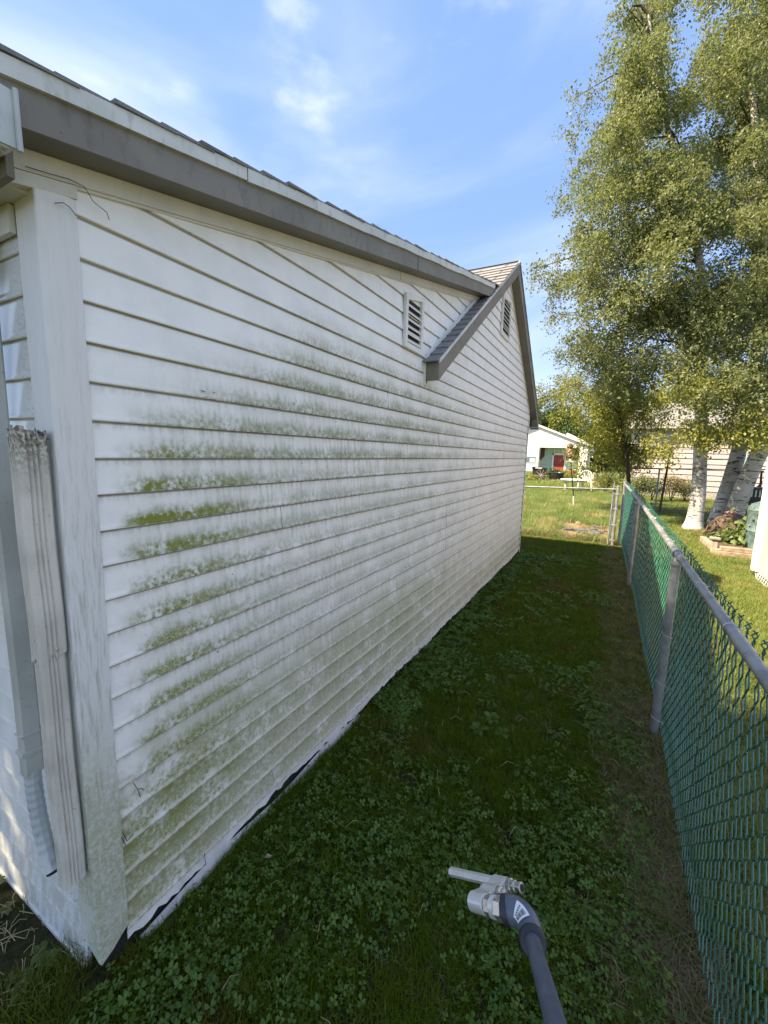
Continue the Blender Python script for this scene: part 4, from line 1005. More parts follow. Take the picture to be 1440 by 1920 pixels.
# ================================================================ TREES
def sprig_tile(n, L_, leaf, seed, droop=.5, wid=.62, spread=.10):
    rr = random.Random(seed); v, f, t = [], [], []
    def twig(a, b, r):
        o = len(v); a = Vector(a); b = Vector(b); d = (b-a).normalized(); p = d.orthogonal().normalized(); q = d.cross(p)
        for e, rad in ((a, r), (b, r*.5)):
            for k in range(3):
                an = 2.094*k; v.append(tuple(e+(p*math.cos(an)+q*math.sin(an))*rad)); t.append(0)
        for k in range(3): f.append((o+k, o+(k+1) % 3, o+3+(k+1) % 3, o+3+k))
    for i in range(n):
        u = (i+.5)/n
        c = Vector((L_*u, 0, -droop*L_*u*u)) + Vector((rr.gauss(0, .02), rr.gauss(0, spread), rr.gauss(0, spread)-.02))
        s = leaf*rr.uniform(.65, 1.15); e = Euler((rr.uniform(-1.2, 1.2), rr.uniform(-.2, 1.5), rr.uniform(0, 6.28))).to_matrix()
        q = [Vector((0, 0, 0)), Vector((.4*s, wid*.5*s, .08*s)), Vector((s, 0, -.06*s)), Vector((.4*s, -wid*.5*s, .08*s))]
        o = len(v); tt = rr.random()
        for w_ in q: v.append(tuple(c+e@w_)); t.append(tt)
        f += [(o, o+1, o+2), (o, o+2, o+3)]
    twig((0, 0, 0), (L_*.6, 0, -droop*L_*.3), .004); twig((L_*.6, 0, -droop*L_*.3), (L_, 0, -droop*L_), .003)
    return v, f, t
def crown(name, mat, parent, clumps, tile, per, seed, size=1., pitch=.35):
    """clumps: (centre, radius). sprigs sit mostly in each clump's outer shell, pointing outwards and drooping"""
    r = np.random.default_rng(seed); P, Ro, Sc = [], [], []
    for c, rad in clumps:
        n = int(per*rad*rad)+3
        d = r.normal(size=(n, 3)); d /= np.linalg.norm(d, axis=1)[:, None]
        q = rad*r.uniform(.12, 1.0, n)**.55
        sh = d*q[:, None]*np.array([1, 1, .82])
        P.append(np.array(c)+sh)
        az = np.arctan2(d[:, 1], d[:, 0])+r.normal(0, .7, n)
        Ro.append(np.c_[r.uniform(-.6, .6, n), pitch+r.normal(0, .35, n)-d[:, 2]*.5, az]); Sc.append(size*r.uniform(.65, 1.25, n))
    o = scatter(name, mat, *tile, np.vstack(P), np.vstack(Ro), np.concatenate(Sc), parent); o['kind'] = 'stuff'; print(parent.name, name, sum(len(p) for p in P)); return o
birch = thing('birch_tree', 'tall multi-stemmed birch with three white banded trunks and a drooping yellow-green crown', 'tree', (2.6, 14.6, 0))
def trunk(pts, rad, name='trunk', parent=birch, mat='birch', n=12):
    # smooth interpolation
    P = [Vector(p) for p in pts]; out, rr_ = [], []
    for i in range(len(P)-1):
        for j in range(4):
            t = j/4; p0, p1, p2, p3 = P[max(i-1, 0)], P[i], P[i+1], P[min(i+2, len(P)-1)]
            out.append(.5*((2*p1)+(p2-p0)*t+(2*p0-5*p1+4*p2-p3)*t*t+(3*p1-p0-3*p2+p3)*t**3)); rr_.append(rad[i]+(rad[i+1]-rad[i])*t)
    out.append(P[-1]); rr_.append(rad[-1])
    return MB().tube(out, rr_, n).build(name, M[mat], parent, smooth=True)
T1 = [atY(1298, 996, 14.1), atY(1302, 975, 14.1), atY(1309, 930, 14.1), atY(1313, 850, 14.1), atY(1316, 700, 14.2), atY(1320, 560, 14.3), atY(1290, 380, 14.3), atY(1240, 200, 14.2), atY(1215, 20, 14.2)]
trunk(T1, [.30, .20, .175, .16, .13, .11, .085, .05, .02])
T2 = [atY(1338, 998, 15.0), atY(1343, 980, 15.0), atY(1360, 930, 15.0), atY(1388, 835, 15.0), atY(1415, 700, 15.2), atY(1428, 540, 15.4), atY(1420, 300, 15.4), atY(1400, 60, 15.4)]
trunk(T2, [.30, .22, .20, .18, .15, .12, .09, .03])
T3 = [atY(1362, 1000, 14.7), atY(1372, 978, 14.7), atY(1392, 920, 14.6), atY(1432, 830, 14.4), atY(1490, 700, 14.2), atY(1530, 520, 14), atY(1545, 250, 14)]
trunk(T3, [.32, .24, .21, .18, .14, .11, .05])
MB().lathe((2.75, 14.75, -.05), [(.95, 0), (.8, .07), (.5, .13), (.2, .16)], 14, sx=1, sy=.6).build('root_mound', M['browndark'], birch, smooth=True)
C1 = [(1225,30,58),(1200,120,66),(1178,205,66),(1140,262,52),(1250,200,60),(1128,345,58),(1205,330,80),(1285,300,70),(1118,440,52),(1200,450,88),(1290,430,80),(1078,525,34),(1132,545,78),(1215,560,88),(1300,560,80),(1108,640,62),(1190,660,78)]
C2 = [(1362,70,66),(1430,40,80),(1340,150,60),(1420,160,88),(1370,262,76),(1450,300,90),(1380,385,88),(1460,430,90),(1385,505,84),(1450,560,95),(1352,625,80),(1432,690,84),(1540,100,110),(1540,300,120),(1560,500,130),(1550,700,120),(1390,-60,80),(1500,-80,120)]
C3 = [(1285,705,50),(1350,745,52),(1405,775,50),(1305,795,30),(1358,805,34),(1430,805,46),(1250,815,34)]
C4 = [(1062,722,32),(1120,740,62),(1195,760,72),(1142,820,50),(1205,838,44),(1168,866,26)]
rr = random.Random(5)
def clumps(C, d0, d1, sub=3):
    out = []
    for (x, y, r) in C:
        for k in range(sub):
            d = rr.uniform(d0, d1); a = rr.uniform(0, 6.28); q = r*rr.uniform(0, .55)
            p = atd(x+q*math.cos(a), y+q*math.sin(a), d); out.append(((p.x, p.y, p.z), max(.25, r*rr.uniform(.45, .72)*d/F)))
    return out
K1, K2, K3 = clumps(C1, 9.9, 12.6, 4), clumps(C2, 9.9, 13, 4), clumps(C3, 9.2, 10.4, 3)
K0 = clumps([(1210,100,55),(1190,220,60),(1230,320,60),(1270,420,62),(1300,520,62),(1320,600,55),(1330,690,48),(1315,740,34),(1280,660,50),(1290,350,50),(1410,120,60),(1430,260,60),(1430,400,60),(1425,520,60),(1400,620,56),(1390,700,50),(1420,740,44),(1345,560,50),(1240,500,50)], 9.2, 10.1, 3)
# a few loose outer twigs that break the outline
for (x, y) in ((1012, 498), (1030, 520), (1050, 480), (1062, 235), (1072, 300), (1082, 175), (1140, 90), (1170, 20), (1040, 590), (1048, 650), (1020, 545), (1085, 410), (1150, 5), (1060, 360)):
    p = atd(x+10, y, 11); K1.append(((p.x, p.y, p.z), .26))
sp_a = sprig_tile(34, .42, .075, 2, droop=.75)
crown('crown', M['leaf'], birch, K1, sp_a, 125, 1)
crown('crown', M['leaf'], birch, K2, sp_a, 105, 2)
crown('crown', M['leaf'], birch, K0, sp_a, 110, 9)
crown('crown', M['leaf_y'], birch, K3, sprig_tile(30, .36, .08, 5, droop=.25), 120, 3)
def limbs(parent, starts, ks, n, seed, mat='twig', r0=.045):
    rr = random.Random(seed); mb = MB()
    for i in range(n):
        c, rad = rr.choice(ks); c = Vector(c); j = min(range(len(starts)-1), key=lambda q: abs(starts[q].z-(c.z-.9))); s = starts[j].lerp(starts[j+1], rr.random())
        mid = s.lerp(c, .5)+Vector((rr.uniform(-.2, .2), rr.uniform(-.2, .2), rr.uniform(.1, .5)))
        k_ = rr.uniform(.5, 1); mb.tube([s, s.lerp(mid, .5)+Vector((0, 0, .1)), mid, c, c+Vector((rr.uniform(-.3, .3), rr.uniform(-.3, .3), -.3))], [r0*k_, r0*.8*k_, r0*.5*k_, r0*.25*k_, .003], 6)
    return mb.build('limb', M[mat], parent, smooth=True)
limbs(birch, [Vector(p) for p in T1[4:]], K1, 46, 3)
limbs(birch, [Vector(p) for p in T2[3:]], K2, 34, 4)
# second, lower tree in front of the white house
tree2 = thing('bushy_tree', 'bushy yellow-green tree with low foliage between the gate post and the birch', 'tree', (.75, 15.6, 0))
T4 = [(.62, 15.9, -.05), (.60, 15.9, .8), (.45, 15.8, 1.8), (.1, 15.5, 3.2), (-.1, 15.2, 4.6)]
trunk(T4, [.08, .065, .055, .04, .02], parent=tree2, mat='twig')
K4 = clumps(C4, 13.2, 15.4, 4)
for (x, y) in ((1028, 740), (1045, 770), (1090, 845), (1100, 870), (1140, 895), (1018, 728)): p = atd(x, y, 14); K4.append(((p.x, p.y, p.z), .28))
crown('crown', M['leaf_y'], tree2, K4, sprig_tile(34, .38, .078, 8, droop=.4), 100, 6)
limbs(tree2, [Vector(p) for p in T4[2:]], K4, 20, 5, r0=.035)
# distant trees
def far_tree(px, py, r, Y, label, mat, seed, squash=1.):
    c = atY(px, py, Y); t = thing('background_tree', label, 'tree', (c.x, c.y, gz(0, Y)), 'trees beyond the white house')
    rw = r*Y*.98/F
    trunk([(c.x, c.y, gz(0, Y)), (c.x+.2, c.y, c.z*.5), (c.x, c.y, c.z)], [.35, .28, .1], parent=t, mat='twig')
    rr = random.Random(seed); K = []
    for _ in range(16):
        d = Vector((rr.gauss(0, 1), rr.gauss(0, 1), rr.gauss(0, 1))).normalized()*rw*rr.uniform(.2, .75); K.append(((c.x+d.x, c.y+d.y, c.z+d.z*squash), rw*rr.uniform(.3, .5)))
    s = rw/2.2
    crown('crown', M[mat], t, K, sprig_tile(30, .6, .16, seed, droop=.2, spread=.2), 34/s, seed, size=1.0*max(1., s*.8)); return t
far_tree(1046, 800, 60, 56, 'dark green tree rising just behind the white house ridge', 'leaf_d', 31)
far_tree(1130, 820, 70, 60, 'darker tree behind the white house, right of its roof', 'leaf_d', 32)
far_tree(1240, 800, 90, 58, 'broad tree far beyond the pink house, seen through the birch', 'leaf_d', 33)
far_tree(1380, 790, 90, 62, 'broad dark tree at the far right behind the pink house', 'leaf_d', 34)
far_tree(960, 800, 70, 62, 'dark tree behind the white house hidden mostly by the sided wall', 'leaf_d', 35)
# shrubs
def shrub(px, py, r, Y, label, mat, seed, n=9, leaf=.11, name='shrub'):
    c = atY(px, py, Y); rw = r*Y*.97/F; t = thing(name, label, 'shrub', (c.x, Y, gz(0, Y)))
    rr = random.Random(seed); K = []
    for _ in range(n):
        K.append(((c.x+rr.uniform(-.7, .7)*rw, Y+rr.uniform(-.5, .5)*rw, max(gz(0, Y)+.1, c.z+rr.uniform(-.6, .5)*rw)), rw*rr.uniform(.35, .6)))
    crown('foliage', M[mat], t, K, sprig_tile(22, .26, leaf, seed, droop=.2, spread=.09), 150, seed, size=1.)
    mb = MB()
    for _ in range(7):
        k = rr.choice(K)[0]; mb.tube([(c.x, Y, gz(0, Y)-.03), ((c.x+k[0])/2, Y, (gz(0, Y)+k[2])/2+.05), k], [.02, .014, .006], 5)
    mb.build('stem', M['twig'], t); return t
shrub(1034, 886, 12, 36, 'leafy green shrub right of the tall black bin', 'leaf_d', 41)
shrub(1056, 888, 11, 37, 'small green shrub in front of the red door', 'leaf_y', 42)
shrub(1072, 893, 12, 34, 'light green shrub left of the red planter', 'leaf_y', 43)
shrub(1112, 888, 14, 33, 'tangled shrub below the roof corner of the white house', 'leaf_d', 44)
shrub(1138, 893, 14, 24, 'olive shrub behind the gate post', 'leaf', 45, leaf=.09)
shrub(1202, 903, 19, 20, 'round green shrub at the left foot of the pink wall', 'leaf', 46, leaf=.08)
shrub(1225, 906, 13, 22, 'dusty grey-green shrub beside the rusty post', 'leaf_d', 47, leaf=.08)
shrub(1262, 905, 17, 22.5, 'faded shrub at the pink wall left of the birch', 'thatch', 48, leaf=.08)
shrub(1288, 908, 14, 23, 'low grey shrub touching the birch trunk', 'leaf', 49, leaf=.08)
shrub(1372, 1010, 22, 11.6, 'broad-leaved plant in the raised bed by the barrel', 'weed', 50, leaf=.15, n=7, name='garden_plant')
shrub(1388, 1000, 16, 11.9, 'taller lily-like plant against the green barrel', 'weed', 51, leaf=.15, n=6, name='garden_plant')
shrub(993, 898, 9, 30, 'low pale plant at the foot of the kayak', 'leaf_y', 52)
# tall shade tree behind the viewer, left: its crown shades the near corner
st = thing('shade_tree', 'tall leafy tree behind the viewer shading the near corner', 'tree', (-6.2, -4.0, 0))
trunk([(-6.2, -4.0, -.05), (-6.0, -3.8, 2), (-5.4, -3.2, 4.2), (-4.6, -2.6, 7)], [.26, .2, .16, .06], parent=st, mat='twig')
KS = [((-5.5, -3.1, 6.9), 1.0), ((-4.7, -2.6, 6.9), 1.5), ((-4.0, -2.2, 7.0), 1.5), ((-4.0, -3.2, 6.8), 1.4), ((-3.3, -2.0, 6.5), 1.1), ((-4.9, -1.7, 7.4), 1.3), ((-3.6, -1.6, 7.6), 1.2), ((-3.1, -2.9, 6.4), 1.1), ((-4.4, -2.5, 8.4), 1.4)]
crown('crown', M['leaf_d'], st, KS, sprig_tile(34, .5, .13, 61, droop=.3, spread=.16), 150, 61)

# ================================================================ GRASS, CLOVER AND WEEDS
def tuft_tile(n, rad, h, wd, seed, lean=.5, segs=2):
    rr = random.Random(seed); v, f, t = [], [], []
    for _ in range(n):
        a = rr.uniform(0, 6.28); q = rad*math.sqrt(rr.random()); x, y = q*math.cos(a), q*math.sin(a)
        az = rr.uniform(0, 6.28); hh = h*rr.uniform(.5, 1.15); ln = lean*rr.uniform(.2, 1.3); w_ = wd*rr.uniform(.6, 1.2)
        dx, dy = math.cos(az), math.sin(az); px, py = -dy*w_/2, dx*w_/2; o = len(v); tt = rr.random()
        for i in range(segs+1):
            u = i/segs; ww = (1-u*.75); off = ln*hh*u*u; z = hh*(u-.25*ln*u*u)
            if i < segs:
                v += [(x+dx*off+px*ww, y+dy*off+py*ww, z), (x+dx*off-px*ww, y+dy*off-py*ww, z)]; t += [tt, tt]
            else: v.append((x+dx*off, y+dy*off, z)); t.append(tt)
        for i in range(segs-1): f.append((o+2*i, o+2*i+1, o+2*i+3, o+2*i+2))
        e = o+2*(segs-1); f.append((e, e+1, o+2*segs))
    return v, f, t
def pts_in(x0, x1, y0, y1, dens, seed, keep=None):
    r = np.random.default_rng(seed); n = int((x1-x0)*(y1-y0)*dens)
    x = r.uniform(x0, x1, n); y = r.uniform(y0, y1, n); k = np.ones(n, bool)
    if keep is not None: k = keep(x, y, r)
    return x[k], y[k], r
def smooth_noise(x, y, s, seed=0):
    a = np.sin(x*s*1.7+seed)+np.sin(y*s*1.3+seed*2.1)+np.sin((x+y)*s*2.3+seed*.7)+np.sin((x*1.3-y)*s*1.1+seed*1.9)
    return a/4
def gzv(y): return 0.35*np.clip((y-22)/18., 0, 1)
def lay(name, mat, tile, x, y, r, s0, s1, label, cat='grass', tilt=.15, zoff=0., zs=None):
    n = len(x); z = gzv(y)+zoff-.003
    sc_ = r.uniform(s0, s1, n); S3 = np.c_[sc_, sc_, sc_*(zs if zs is not None else 1)]
    o = scatter(name, mat, *tile, np.c_[x, y, z], np.c_[r.normal(0, tilt, n), r.normal(0, tilt, n), r.uniform(0, 6.28, n)], S3)
    return tag(o, label, cat, kind='stuff')
def infront(x, y):      # outside the house footprint
    return ~((x < -1.392) & (y > .60))
fence_x = lambda y: np.interp(y, [k_[0] for k_ in FENCE_KEY], [k_[1] for k_ in FENCE_KEY])
# near lawn in the passage
kp = lambda x, y, r: infront(x, y) & ((x < fence_x(y)-.10) | (r.random(len(x)) < .25)) & (x < fence_x(y)+.1)
x, y, r = pts_in(-1.42, .55, .25, 5.2, 640, 1, lambda x, y, r: kp(x, y, r) & (r.random(len(x)) < np.clip((5.4-y)/1.6, 0, 1)))
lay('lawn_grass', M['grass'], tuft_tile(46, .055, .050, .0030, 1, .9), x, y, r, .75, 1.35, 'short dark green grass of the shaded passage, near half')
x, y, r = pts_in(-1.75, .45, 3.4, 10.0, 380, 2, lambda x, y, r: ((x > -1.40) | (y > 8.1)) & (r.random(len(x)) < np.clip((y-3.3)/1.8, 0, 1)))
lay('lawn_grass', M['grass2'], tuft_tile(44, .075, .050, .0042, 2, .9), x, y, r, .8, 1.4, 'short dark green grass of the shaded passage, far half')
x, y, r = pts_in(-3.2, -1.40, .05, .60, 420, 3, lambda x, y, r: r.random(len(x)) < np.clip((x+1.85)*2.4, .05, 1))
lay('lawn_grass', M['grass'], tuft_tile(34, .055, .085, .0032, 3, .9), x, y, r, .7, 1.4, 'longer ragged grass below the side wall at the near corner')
# uncut fringe against the wall
x, y, r = pts_in(-1.392, -1.31, .62, 8.0, 1000, 4)
lay('grass_fringe', M['grass'], tuft_tile(16, .03, .085, .0030, 4, .8), x, y, r, .5, 1.25, 'longer uncut grass fringe growing along the foot of the wall')
# brown thatch along the fence
x, y, r = pts_in(-.1, .55, .5, 10.0, 800, 5, lambda x, y, r: (np.abs(x-fence_x(y)+.09+.05*smooth_noise(x, y, 3)) < .26*r.random(len(x))**.6+.02))
lay('dry_thatch', M['thatch'], tuft_tile(34, .05, .045, .0030, 5, 1.6), x, y, r, .8, 1.5, 'brown dry thatch in a strip along the foot of the green fence')
x, y, r = pts_in(-1.3, .35, .4, 9.5, 150, 6, lambda x, y, r: smooth_noise(x, y, 3.1, 4) > .28)
lay('dry_thatch', M['thatch'], tuft_tile(30, .06, .034, .0030, 6, 1.7), x, y, r, .8, 1.4, 'brownish worn patches scattered within the shaded lawn')
# clover
def clover_tile(n, rad, seed):
    rr = random.Random(seed); v, f, t = [], [], []
    for _ in range(n):
        a = rr.uniform(0, 6.28); q = rad*math.sqrt(rr.random()); cx, cy = q*math.cos(a), q*math.sin(a); h = rr.uniform(.030, .062); s = rr.uniform(.0075, .0135)
        sx0, sy0 = cx+rr.uniform(-.012, .012), cy+rr.uniform(-.012, .012); o = len(v); tt = rr.random()
        v += [(sx0-.0006, sy0, 0), (sx0+.0006, sy0, 0), (cx, cy, h)]; t += [0]*3; f.append((o, o+1, o+2))
        th = rr.uniform(0, 2); tx, ty = rr.uniform(-.5, .5), rr.uniform(-.5, .5)
        for k in range(3):
            b = th+k*2.094+rr.uniform(-.1, .1); o = len(v)
            for (rr_, an, dz) in ((0, 0, 0), (.75, -.62, .10), (1.15, -.34, .20), (1.08, 0, .12), (1.15, .34, .20), (.75, .62, .10)):
                X = cx+s*rr_*1.25*math.cos(b+an); Y = cy+s*rr_*1.25*math.sin(b+an)
                v.append((X, Y, h+s*dz+(X-cx)*tx+(Y-cy)*ty)); t.append(tt)
            f += [(o, o+1, o+2, o+3), (o, o+3, o+4, o+5)]
    return v, f, t
ck = lambda x, y, r: infront(x, y) & (x < fence_x(y)-.10) & (smooth_noise(x, y, 2.6, 1)+.45*smooth_noise(x, y, 7, 3)+.25*np.clip(2.4-y, -1, 1.2)+r.normal(0, .22, len(x)) > .05)
x, y, r = pts_in(-1.35, .42, .35, 4.0, 420, 7, ck)
lay('clover', M['clover'], clover_tile(7, .07, 7), x, y, r, .5, 1.2, 'patches of small three-leafed clover in the near lawn', 'clover', tilt=.1)
x, y, r = pts_in(-1.35, .40, 4.0, 8.6, 45, 8, lambda x, y, r: smooth_noise(x, y, 2.2, 5)+r.normal(0, .2, len(x)) > .15)
lay('clover', M['clover'], clover_tile(9, .06, 8), x, y, r, .9, 1.5, 'sparser clover further down the passage', 'clover', tilt=.1)
x, y, r = pts_in(-1.39, -1.10, 2.4, 8.0, 300, 9)
lay('clover', M['clover'], clover_tile(9, .05, 9), x, y, r, .9, 1.5, 'dense low weeds crowding the foot of the wall further along', 'weeds', tilt=.15)
# broad-leaved weeds
def weed_tile(seed):
    rr = random.Random(seed); v, f, t = [], [], []
    for k in range(6):
        b = k*1.05+rr.uniform(-.3, .3); L_ = rr.uniform(.035, .07); w_ = L_*.26; tt = rr.random(); o = len(v)
        for (u, ws, z) in ((0, .1, .01), (.35, 1, .026), (.7, .85, .032), (1, 0, .022)):
            cx, cy = L_*u*math.cos(b), L_*u*math.sin(b); nx_, ny_ = -math.sin(b)*w_*ws, math.cos(b)*w_*ws
            if ws > 0: v += [(cx+nx_, cy+ny_, z), (cx-nx_, cy-ny_, z)]; t += [tt, tt]
            else: v.append((cx, cy, z)); t.append(tt)
        f += [(o, o+1, o+3, o+2), (o+2, o+3, o+5, o+4), (o+4, o+5, o+6)]
    return v, f, t
x, y, r = pts_in(-1.38, .38, .4, 7, 5.5, 10, lambda x, y, r: infront(x, y))
lay('broadleaf_weed', M['clover'], weed_tile(3), x, y, r, .6, 1.2, 'scattered broad-leaved weeds in the shaded lawn', 'weeds', tilt=.1)
x, y, r = pts_in(-2.6, -1.55, .15, .58, 130, 12)
lay('broadleaf_weed', M['weed'], weed_tile(5), x, y, r, .4, .9, 'small sunlit leafy seedlings on the soil under the side wall', 'weeds', tilt=.3)
# sunlit lawn beyond the fence
x, y, r = pts_in(.50, 3.2, .6, 10.5, 240, 13, lambda x, y, r: (x > fence_x(y)+.06) & ~((x > 2.2) & (y < 8.9)) & ~((x > 1.95) & (y > 10.25)))
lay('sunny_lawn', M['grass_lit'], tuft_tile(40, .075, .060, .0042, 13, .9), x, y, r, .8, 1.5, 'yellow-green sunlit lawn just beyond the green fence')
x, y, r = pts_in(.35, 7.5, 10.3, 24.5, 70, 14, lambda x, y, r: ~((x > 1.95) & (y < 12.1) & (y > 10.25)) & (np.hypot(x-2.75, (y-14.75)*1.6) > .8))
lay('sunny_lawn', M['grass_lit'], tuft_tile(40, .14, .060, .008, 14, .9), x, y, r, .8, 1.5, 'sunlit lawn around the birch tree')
# longer weeds against the far side of the fence
x, y, r = pts_in(.42, .75, .8, 9.8, 200, 15, lambda x, y, r: np.abs(x-fence_x(y)-.12) < .09)
lay('fence_weeds', M['grass'], tuft_tile(22, .04, .13, .0040, 15, .7), x, y, r, .5, 1.2, 'longer weeds growing against the far side of the green fence')
# tall yard grass behind the gate
tk = lambda x, y, r: ~((x > -1.15+.15*np.sin(y*5)) & (x < .25) & (y > 10.55) & (y < 12.7+.3*np.sin(x*6))) & ~((x > .3) & (y < 15))
x, y, r = pts_in(-9, .9, 10.25, 24, 75, 16, tk)
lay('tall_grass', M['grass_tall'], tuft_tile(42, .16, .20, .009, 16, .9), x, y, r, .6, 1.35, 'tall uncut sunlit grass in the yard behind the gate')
x, y, r = pts_in(-11, .9, 24, 44, 16, 17)
lay('tall_grass', M['grass_tall'], tuft_tile(42, .30, .16, .016, 17, .9), x, y, r, .7, 1.3, 'mown grass around the bins and patio table')
x, y, r = pts_in(-1.9, .25, 10.22, 10.62, 210, 18)
lay('dry_grass', M['grass_dry'], tuft_tile(34, .09, .17, .005, 18, 1.2), x, y, r, .5, 1.3, 'dead straw-coloured grass matted along the foot of the gate')
x, y, r = pts_in(-4.5, .3, 10.8, 19, 16, 19, lambda x, y, r: smooth_noise(x, y, 1.4, 2) > .05)
lay('dry_grass', M['grass_dry'], tuft_tile(26, .14, .22, .008, 19, 1.0), x, y, r, .6, 1.2, 'straw-coloured seed stalks among the tall yard grass')

lt = MB(); rr = random.Random(77)
for _ in range(260):
    x = rr.uniform(-2.6, -1.5); yy = rr.uniform(.1, .585); a = rr.uniform(0, 6.3); l = rr.uniform(.02, .09)
    lt.tube([(x, yy, .012), (x+l*.5*math.cos(a), yy+l*.3*math.sin(a), .012+rr.uniform(0, .025)), (x+l*math.cos(a), min(.59, yy+l*math.sin(a)), .008)], .0016, 3)
tag(lt.build('dry_stem_litter', M['straw_m']), 'dry stems littering the bare soil under the side wall', 'litter', kind='stuff')
lt = MB()
for _ in range(200):
    yy = rr.uniform(.6, 7); x = rr.uniform(-1.3, .3); a = rr.uniform(0, 6.3); l = rr.uniform(.03, .10)
    lt.tube([(x, yy, .03), (x+l*.5*math.cos(a), yy+l*.5*math.sin(a), .045+rr.uniform(0, .015)), (x+l*math.cos(a), yy+l*math.sin(a), .03)], .0011, 3)
tag(lt.build('dead_stems', M['straw_m']), 'pale dead grass stems lying in the shaded lawn', 'litter', kind='stuff')
# a few fallen leaves
def fallen(loc, s, rz, label):
    mb = MB(); mb.add([(0, 0, 0), (.4*s, .22*s, .010), (s, .02*s, .004), (.45*s, -.2*s, .012), (.4*s, 0, -.003)], [(0, 1, 4), (1, 2, 4), (2, 3, 4), (3, 0, 4)])
    for v_ in list(mb.v): pass
    o = mb.build('fallen_leaf', M['timber']); sdm = o.modifiers.new('s', 'SOLIDIFY'); sdm.thickness = .0008
    o.location = loc; o.rotation_euler = (.4, .5, rz); tag(o, label, 'leaf', 'fallen leaves'); return o
fallen((-1.2, 1.18, .06), .045, 1.2, 'brown curled leaf on the grass near the torn wall foot')

# ================================================================ THE SPRAY HEAD ON ITS GREY PIPE
tool = thing('spray_wand', 'cast aluminium dual nozzle head on a grey plastic elbow and pole held over the lawn', 'wand', tuple(atd(1000, 1765, .93)))
pb, pt_ = atd(1078, 2050, .50), atd(998, 1762, .93)
pipe = MB().tube([pb, pt_], .0167, 20).build('pole', M['pvc'], tool, smooth=True)
pd = (pt_-pb).normalized()
e0 = pt_-pd*.012; e1 = atd(992, 1722, .965); e2 = atd(975, 1705, .985); e3 = atd(946, 1706, 1.0)
# smooth elbow path
ep = []
A_, B_, C_, D_ = e0, e0+pd*.028, atd(993, 1702, .985), e3
for i in range(13):
    t = i/12; ep.append(A_*(1-t)**3+B_*3*t*(1-t)**2+(C_)*3*t*t*(1-t)+D_*t**3)
er = [.0275, .0275, .0275, .0272, .0272, .0274, .0278, .0284, .0290, .0294, .0296, .0296, .0294]
elb = MB().tube(ep, er, 24).build('elbow', M['pvc'], tool, smooth=True)
MB().tube([e0-pd*.006, e0-pd*.001, e0+pd*.010], [.0265, .0300, .0300], 24).build('socket_lip', M['pvc_dark'], elb, smooth=True)
MB().tube([D_-(ep[-1]-ep[-2]).normalized()*.010, D_+(ep[-1]-ep[-2]).normalized()*.003], [.0302, .0302], 24).build('socket_lip', M['pvc_dark'], elb, smooth=True)
# sticker bent round the elbow, with printed lines
ctr = ep[7]; tcam = (Vector((0, 0, H))-ctr).normalized(); tx = (ep[8]-ep[6]).normalized(); nx_ = (tcam-tx*tcam.dot(tx)).normalized(); sd_ = tx.cross(nx_)
nx_ = (nx_*.95+sd_*-.05).normalized(); sd_ = tx.cross(nx_)
def stick(u, v, lift=0.):   # u along elbow (m), v round it (m)
    i = 7+u/.0055; i = max(0, min(11.999, i)); j = int(i); c = ep[j].lerp(ep[j+1], i-j); tt = (ep[j+1]-ep[j]).normalized()
    n_ = (nx_-tt*nx_.dot(tt)).normalized(); s_ = tt.cross(n_); rad = .0282+lift; a = v/.0268
    return c+n_*rad*math.cos(a)+s_*rad*math.sin(a)
def patch(u0, u1, v0, v1, lift, nu=6, nv=6):
    mb = MB(); vs = [stick(u0+(u1-u0)*i/nu, v0+(v1-v0)*j/nv, lift) for i in range(nu+1) for j in range(nv+1)]
    return mb.add(vs, [(i*(nv+1)+j, i*(nv+1)+j+1, (i+1)*(nv+1)+j+1, (i+1)*(nv+1)+j) for i in range(nu) for j in range(nv)])
stk = patch(-.010, .012, -.015, .015, .0020, 10, 12).build('sticker', M['sticker'], elb, smooth=True)
bars = MB()
for q in range(9):
    o_ = patch(-.007, .0025, -.012+q*.0025, -.012+q*.0025+(.0012 if q % 3 else .0018), .0028, 5, 3); bars.add(o_.v, o_.f)
for q in range(5):
    o_ = patch(.0055, .0078, -.010+q*.0042, -.0075+q*.0042, .0028, 2, 2); bars.add(o_.v, o_.f)
bars.build('sticker_print', M['ink'], stk)
# head: axis of all bores runs along AX
cone = atd(878, 1687, 1.075); AX = (D_-cone).normalized()
def axp(p, k): return p+AX*k
body0 = cone+AX*.014
v0, v1 = atd(927, 1653, 1.0)-body0, atd(927, 1653, 1.2)-body0
q_ = v0.dot(AX)/(v0.dot(AX)-v1.dot(AX)); vup = v0.lerp(v1, q_); span = vup.length; vup.normalize(); wdir = AX.cross(vup).normalized()
print('span', span)
L1 = (D_-cone).length
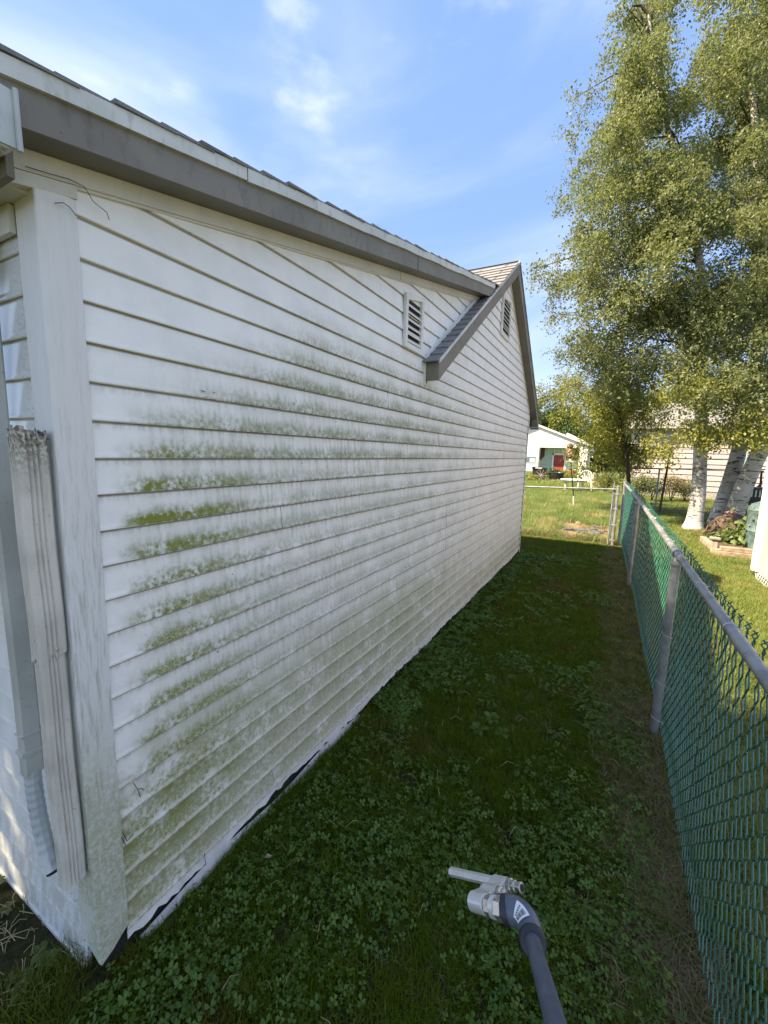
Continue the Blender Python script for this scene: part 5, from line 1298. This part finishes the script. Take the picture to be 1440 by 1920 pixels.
# lobed plate: outline around three bores
b1 = Vector((0, 0)); b2 = Vector((span*.52, .004)); b3 = Vector((span, .0))
outl = []
def arc(c, r_, a0, a1, n=8): return [(c[0]+r_*math.cos(R(a0+(a1-a0)*i/n)), c[1]+r_*math.sin(R(a0+(a1-a0)*i/n))) for i in range(n+1)]
outl = arc(b1, .0215, 60, 300, 14)+[(.016, -.0135), (span*.42, -.0115), (span*.62, -.0125)]+arc(b3, .0160, -125, 100, 12)+[(span*.70, .012), (span*.5, .0165), (span*.36, .0135)]
P3 = [body0+vup*u+wdir*v for u, v in outl]
MB().prism(P3, AX*.046).build('manifold', M['alu'], tool, bevel=.0022)
# stepped hex adapter pieces
def bore(c2, start, prof, name, mat, n=20, parent=tool, smooth=True):
    c = body0+vup*c2[0]+wdir*c2[1]+AX*(start+(.006 if start > 0 and c2[0] > .01 else 0)); return MB().lathe(c, prof, n, axis=AX).build(name, M[mat], parent, smooth=smooth)
bore(b1, .039, [(.019, 0), (.019, .004), (.0165, .006), (.0165, .010)], 'collar', 'alu')
rest = (D_-body0).length-.049
bore(b1, .049, [(.0215, 0), (.023, .002), (.023, rest*.35), (.0205, rest*.42), (.0205, rest*.55), (.0245, rest*.62), (.0245, rest), (.020, rest+.002)], 'hex_adapter', 'nickel', 6, smooth=False)
bore(b1, .049+rest*.35, [(.0235, 0), (.0235, rest*.25)], 'adapter_ring', 'alu')
bore(b1, -.016, [(.001, 0), (.0105, .012), (.0125, .017)], 'nozzle_tip', 'rustnut', 12)
bore(b2, -.009, [(.004, 0), (.010, .003), (.0115, .010)], 'plug', 'rustnut', 12)
bore(b2, .039, [(.012, 0), (.0135, .003), (.0135, .012), (.010, .015), (.010, .022), (.007, .024)], 'check_valve', 'nickel')
hx = bore(b3, -.160, [(.0118, 0), (.0118, .162)], 'hex_extension', 'alu', 6, smooth=False)
np_ = bore(b3, .039, [(.0150, 0), (.0155, .002), (.0155, .011), (.0120, .013), (.0120, .017), (.0135, .018), (.0135, .024), (.0105, .026), (.0105, .033), (.0125, .035), (.0125, .042), (.0085, .043)], 'quick_nipple', 'nickel')
bore(b3, .078, [(.0078, 0), (.0078, .0052)], 'nipple_bore', 'black_gap', parent=np_)
print('objects', len(bpy.data.objects))
